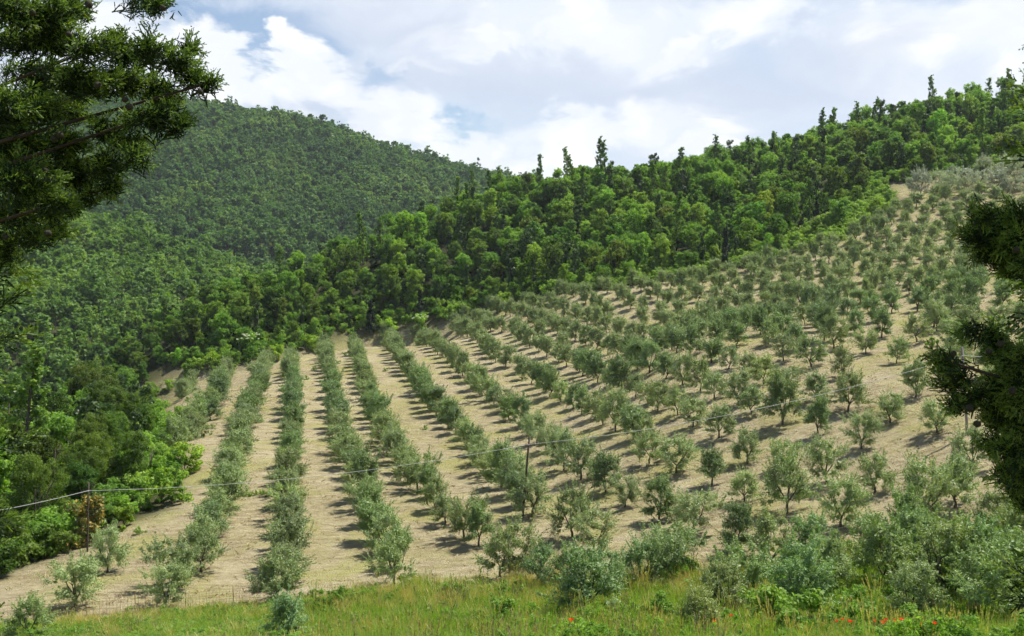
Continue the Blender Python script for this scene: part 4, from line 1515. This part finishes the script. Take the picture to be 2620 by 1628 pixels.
def cypress(base, blobs, outer, lean, label, seed, top, cones, per_area):
    """base: foot of the trunk; blobs: (u, v, ru, rv, depth) leafy masses; lean: main direction of the sprays"""
    rg = np.random.default_rng(seed)
    b = np.array([base[0], base[1], h1(base[0], base[1])])
    e = link('cypress_tree', None, None, tuple(b))
    tag(e, label, 'cypress', 'cypress trees framing the view')
    s = Soup()
    s.add(tube([(0, 0, -.4), (.05, .03, 2.0), (-.03, .04, 5.0), (.02, 0, top - b[2] - 1.5)], [.24, .19, .14, .05], 12))
    link('trunk', s.mesh('trunk', M_CBARK), e)
    pos, dirs, sizes = [], [], []
    cs = []
    for u, v, ru, rv, d in blobs:
        c = ray(u, v) * d
        cs.append((c, ru / F * d, rv / F * d))
    for c, rx, rz in cs:
        n = int(max(8, per_area * rx * rz * 3.14))
        dd = unit(rg.normal(size=(n, 3)))
        p = c + dd * (rg.random((n, 1)) ** .45) * np.array([rx, max(rx, rz) * 1.3, rz]) * .9
        dr = unit(dd * .45 + np.array(lean) + rg.normal(size=(n, 3)) * .5)
        sz = rg.uniform(.13, .29, n)
        pos.append(p - dr * sz[:, None] * .6); dirs.append(dr); sizes.append(sz)
    for c, r, n in outer:
        dd = unit(rg.normal(size=(n, 3)))
        p = np.array(c) + dd * (rg.random((n, 1)) ** .4) * r
        dr = unit(dd + rg.normal(size=(n, 3)) * .35 + np.array([0, 0, .4]))
        pos.append(p); dirs.append(dr); sizes.append(rg.uniform(.28, .50, n))
    q, mi = place_sprays(np.concatenate(pos), np.concatenate(dirs), np.concatenate(sizes), rg)
    q = q - b
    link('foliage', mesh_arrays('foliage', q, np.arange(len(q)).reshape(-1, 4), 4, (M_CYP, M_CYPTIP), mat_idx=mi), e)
    # limbs: from the trunk out to every third leafy mass
    for i, (c, rx, rz) in enumerate(cs):
        if i % 5 != 2:
            continue
        tz = c[2] - .25 - .12 * abs(c[0] - b[0])
        st = np.array([b[0], b[1], tz])
        mid = (st + c) / 2 + np.array([0, rg.normal() * .05, -.06])
        s = Soup()
        L = np.linalg.norm(c - st)
        s.add(tube([tuple(st - b), tuple(mid - b), tuple(c - b), tuple(c - b + np.array(lean) * rx * .7)], [.026, .014, .007, .003], 6))
        for k in range(3):
            a = c - np.array(lean) * rx * rg.uniform(-.2, .6)
            ee = c + unit(rg.normal(size=3)) * np.array([rx, rx, rz]) * .8
            s.add(tube([tuple(a - b), tuple((a + ee) / 2 - b + np.array([0, 0, .02])), tuple(ee - b)], [.009, .006, .003], 5))
        link('limb', s.mesh('limb', M_CBARK), e)
    # round cones
    bmv = []
    cone = Soup()
    R = .019
    for i in range(7):
        th = math.pi * i / 6
        for j in range(9):
            ph = 2 * math.pi * j / 9
            k = R * (1 + .10 * math.cos(3 * ph) * math.sin(th) * (1 if i % 2 else -1))
            bmv.append((k * math.sin(th) * math.cos(ph), k * math.sin(th) * math.sin(ph), k * 1.08 * math.cos(th)))
    fs = [(i * 9 + j, i * 9 + (j + 1) % 9, (i + 1) * 9 + (j + 1) % 9, (i + 1) * 9 + j) for i in range(6) for j in range(9)]
    cone.v, cone.f = bmv, fs
    cm = cone.mesh('cone', M_CONE)
    for u, v, d in cones:
        c = ray(u, v) * d - b
        k = rg.uniform(.85, 1.2)
        link('cone', cm, e, tuple(c), (rg.random() * 3, rg.random() * 3, 0), (k, k, k))
    return e


Zs = .463
LB = [(80, 60, 200, 100), (300, 80, 170, 100), (430, 40, 110, 50), (800, 15, 140, 38), (880, 25, 60, 30),
      (120, 220, 190, 80), (330, 225, 190, 90), (540, 260, 130, 70), (700, 285, 120, 75), (850, 290, 130, 65), (970, 330, 100, 75), (1075, 425, 110, 45), (1150, 462, 55, 25),
      (1055, 262, 32, 22), (620, 215, 60, 30),
      (220, 430, 240, 80), (450, 440, 220, 90), (700, 450, 210, 80), (900, 520, 130, 85), (930, 620, 95, 65),
      (100, 600, 240, 120), (330, 590, 210, 90), (800, 655, 150, 55), (980, 692, 55, 22),
      (120, 800, 220, 130), (360, 790, 150, 80), (620, 720, 120, 70), (720, 800, 95, 35),
      (150, 1000, 240, 120), (400, 960, 200, 95), (610, 905, 130, 60), (760, 880, 75, 25), (640, 1030, 90, 40),
      (120, 1170, 200, 95), (330, 1150, 150, 80), (490, 1095, 95, 50), (190, 1310, 110, 60), (50, 1380, 100, 70), (320, 1265, 45, 25)]
rg0 = np.random.default_rng(3)
LB = [(a * Zs, b_ * Zs, ra * Zs * .86, rb * Zs * .86, 6.3 + rg0.uniform(-.5, .6)) for a, b_, ra, rb in LB]
LOUT = [((-4.7, 6.7, z), 1.05, 110) for z in np.arange(-2.0, 7.5, .8)] + [((-4.1, 6.4, z), .55, 70) for z in (2.6, 3.4, 4.2, -1.0)]
LC = [(Zs * a, Zs * b_, 5.8) for a, b_ in [(20, 520), (35, 570), (95, 565), (70, 560), (180, 72), (490, 25), (690, 550), (715, 590), (1107, 508), (250, 945), (210, 915), (300, 765),
                                          (45, 640), (330, 745), (540, 470), (380, 190), (30, 1310), (900, 45), (265, 1290)]]
cypress((-4.9, 6.9), LB, LOUT, (.55, -.10, .38), 'dark green cypress branches hanging into the upper left corner', 801, 8.0, LC, 800)

RB = [(2500, 552, 34, 30), (2542, 572, 46, 40), (2590, 560, 46, 50), (2487, 597, 34, 26), (2540, 615, 52, 42), (2598, 620, 46, 50),
      (2522, 648, 40, 26), (2574, 660, 44, 30), (2620, 676, 18, 30), (2576, 688, 12, 14), 
      (2480, 852, 30, 14), (2530, 862, 40, 24), (2395, 918, 26, 20), (2415, 940, 34, 22), (2438, 962, 30, 26), (2552, 908, 46, 42), (2595, 922, 44, 60),
      (2414, 982, 26, 24), (2474, 1010, 46, 32), (2553, 1000, 56, 50), (2610, 1010, 40, 60), (2434, 1036, 26, 18), (2530, 1050, 36, 26), (2573, 1075, 48, 44), (2612, 1110, 36, 60),
      (2528, 1132, 34, 22), (2573, 1152, 46, 36), (2593, 1214, 38, 40), (2550, 1205, 34, 20), (2605, 1258, 30, 30), (2607, 1290, 24, 22), (2625, 1200, 30, 60)]
RB = [(a + 6, b_, ra * .86, rb * .86, 6.6 + rg0.uniform(-.4, .5)) for a, b_, ra, rb in RB]
ROUT = [((4.75, 6.9, z), .95, 150) for z in np.arange(-2.4, 6.5, .7)] + [((4.3, 6.9, z), .45, 80) for z in (-.6, -1.0, .25, -1.5)]
RC = [(a, b_, 6.0) for a, b_ in [(2440, 905), (2500, 1085), (2560, 880), (2590, 1000), (2480, 1045), (2530, 900), (2600, 640)]]
cypress((4.9, 7.0), RB, ROUT, (-.62, -.05, .22), 'almost black cypress branches along the right edge', 802, 7.0, RC, 900)

# ------------------------------------------------------------------ haze
hz, ht = new_mat('haze_air')
vol = ht.nodes.new('ShaderNodeVolumePrincipled')
vol.inputs['Color'].default_value = (0.80, 0.88, 1.0, 1)
vol.inputs['Density'].default_value = 0.00008
vol.inputs['Anisotropy'].default_value = 0.25
oo = ht.nodes.new('ShaderNodeOutputMaterial')
ht.links.new(vol.outputs[0], oo.inputs['Volume'])
zmin, zmax = float(GZ.min()) - 1.5, float(GZ.max()) + 22
X0, X1, Y0, Y1 = XS[0] - 5, XS[-1] + 5, YS[0] - 5, YS[-1] + 5
hv = [(x, y, z) for z in (zmin, zmax) for y in (Y0, Y1) for x in (X0, X1)]
hf = [(0, 2, 3, 1), (4, 5, 7, 6), (0, 1, 5, 4), (2, 6, 7, 3), (0, 4, 6, 2), (1, 3, 7, 5)]
ho = link('haze', mesh_arrays('haze', hv, hf, 4, (hz,)))
tag(ho, 'thin summer haze filling the valley', 'haze', kind='stuff')
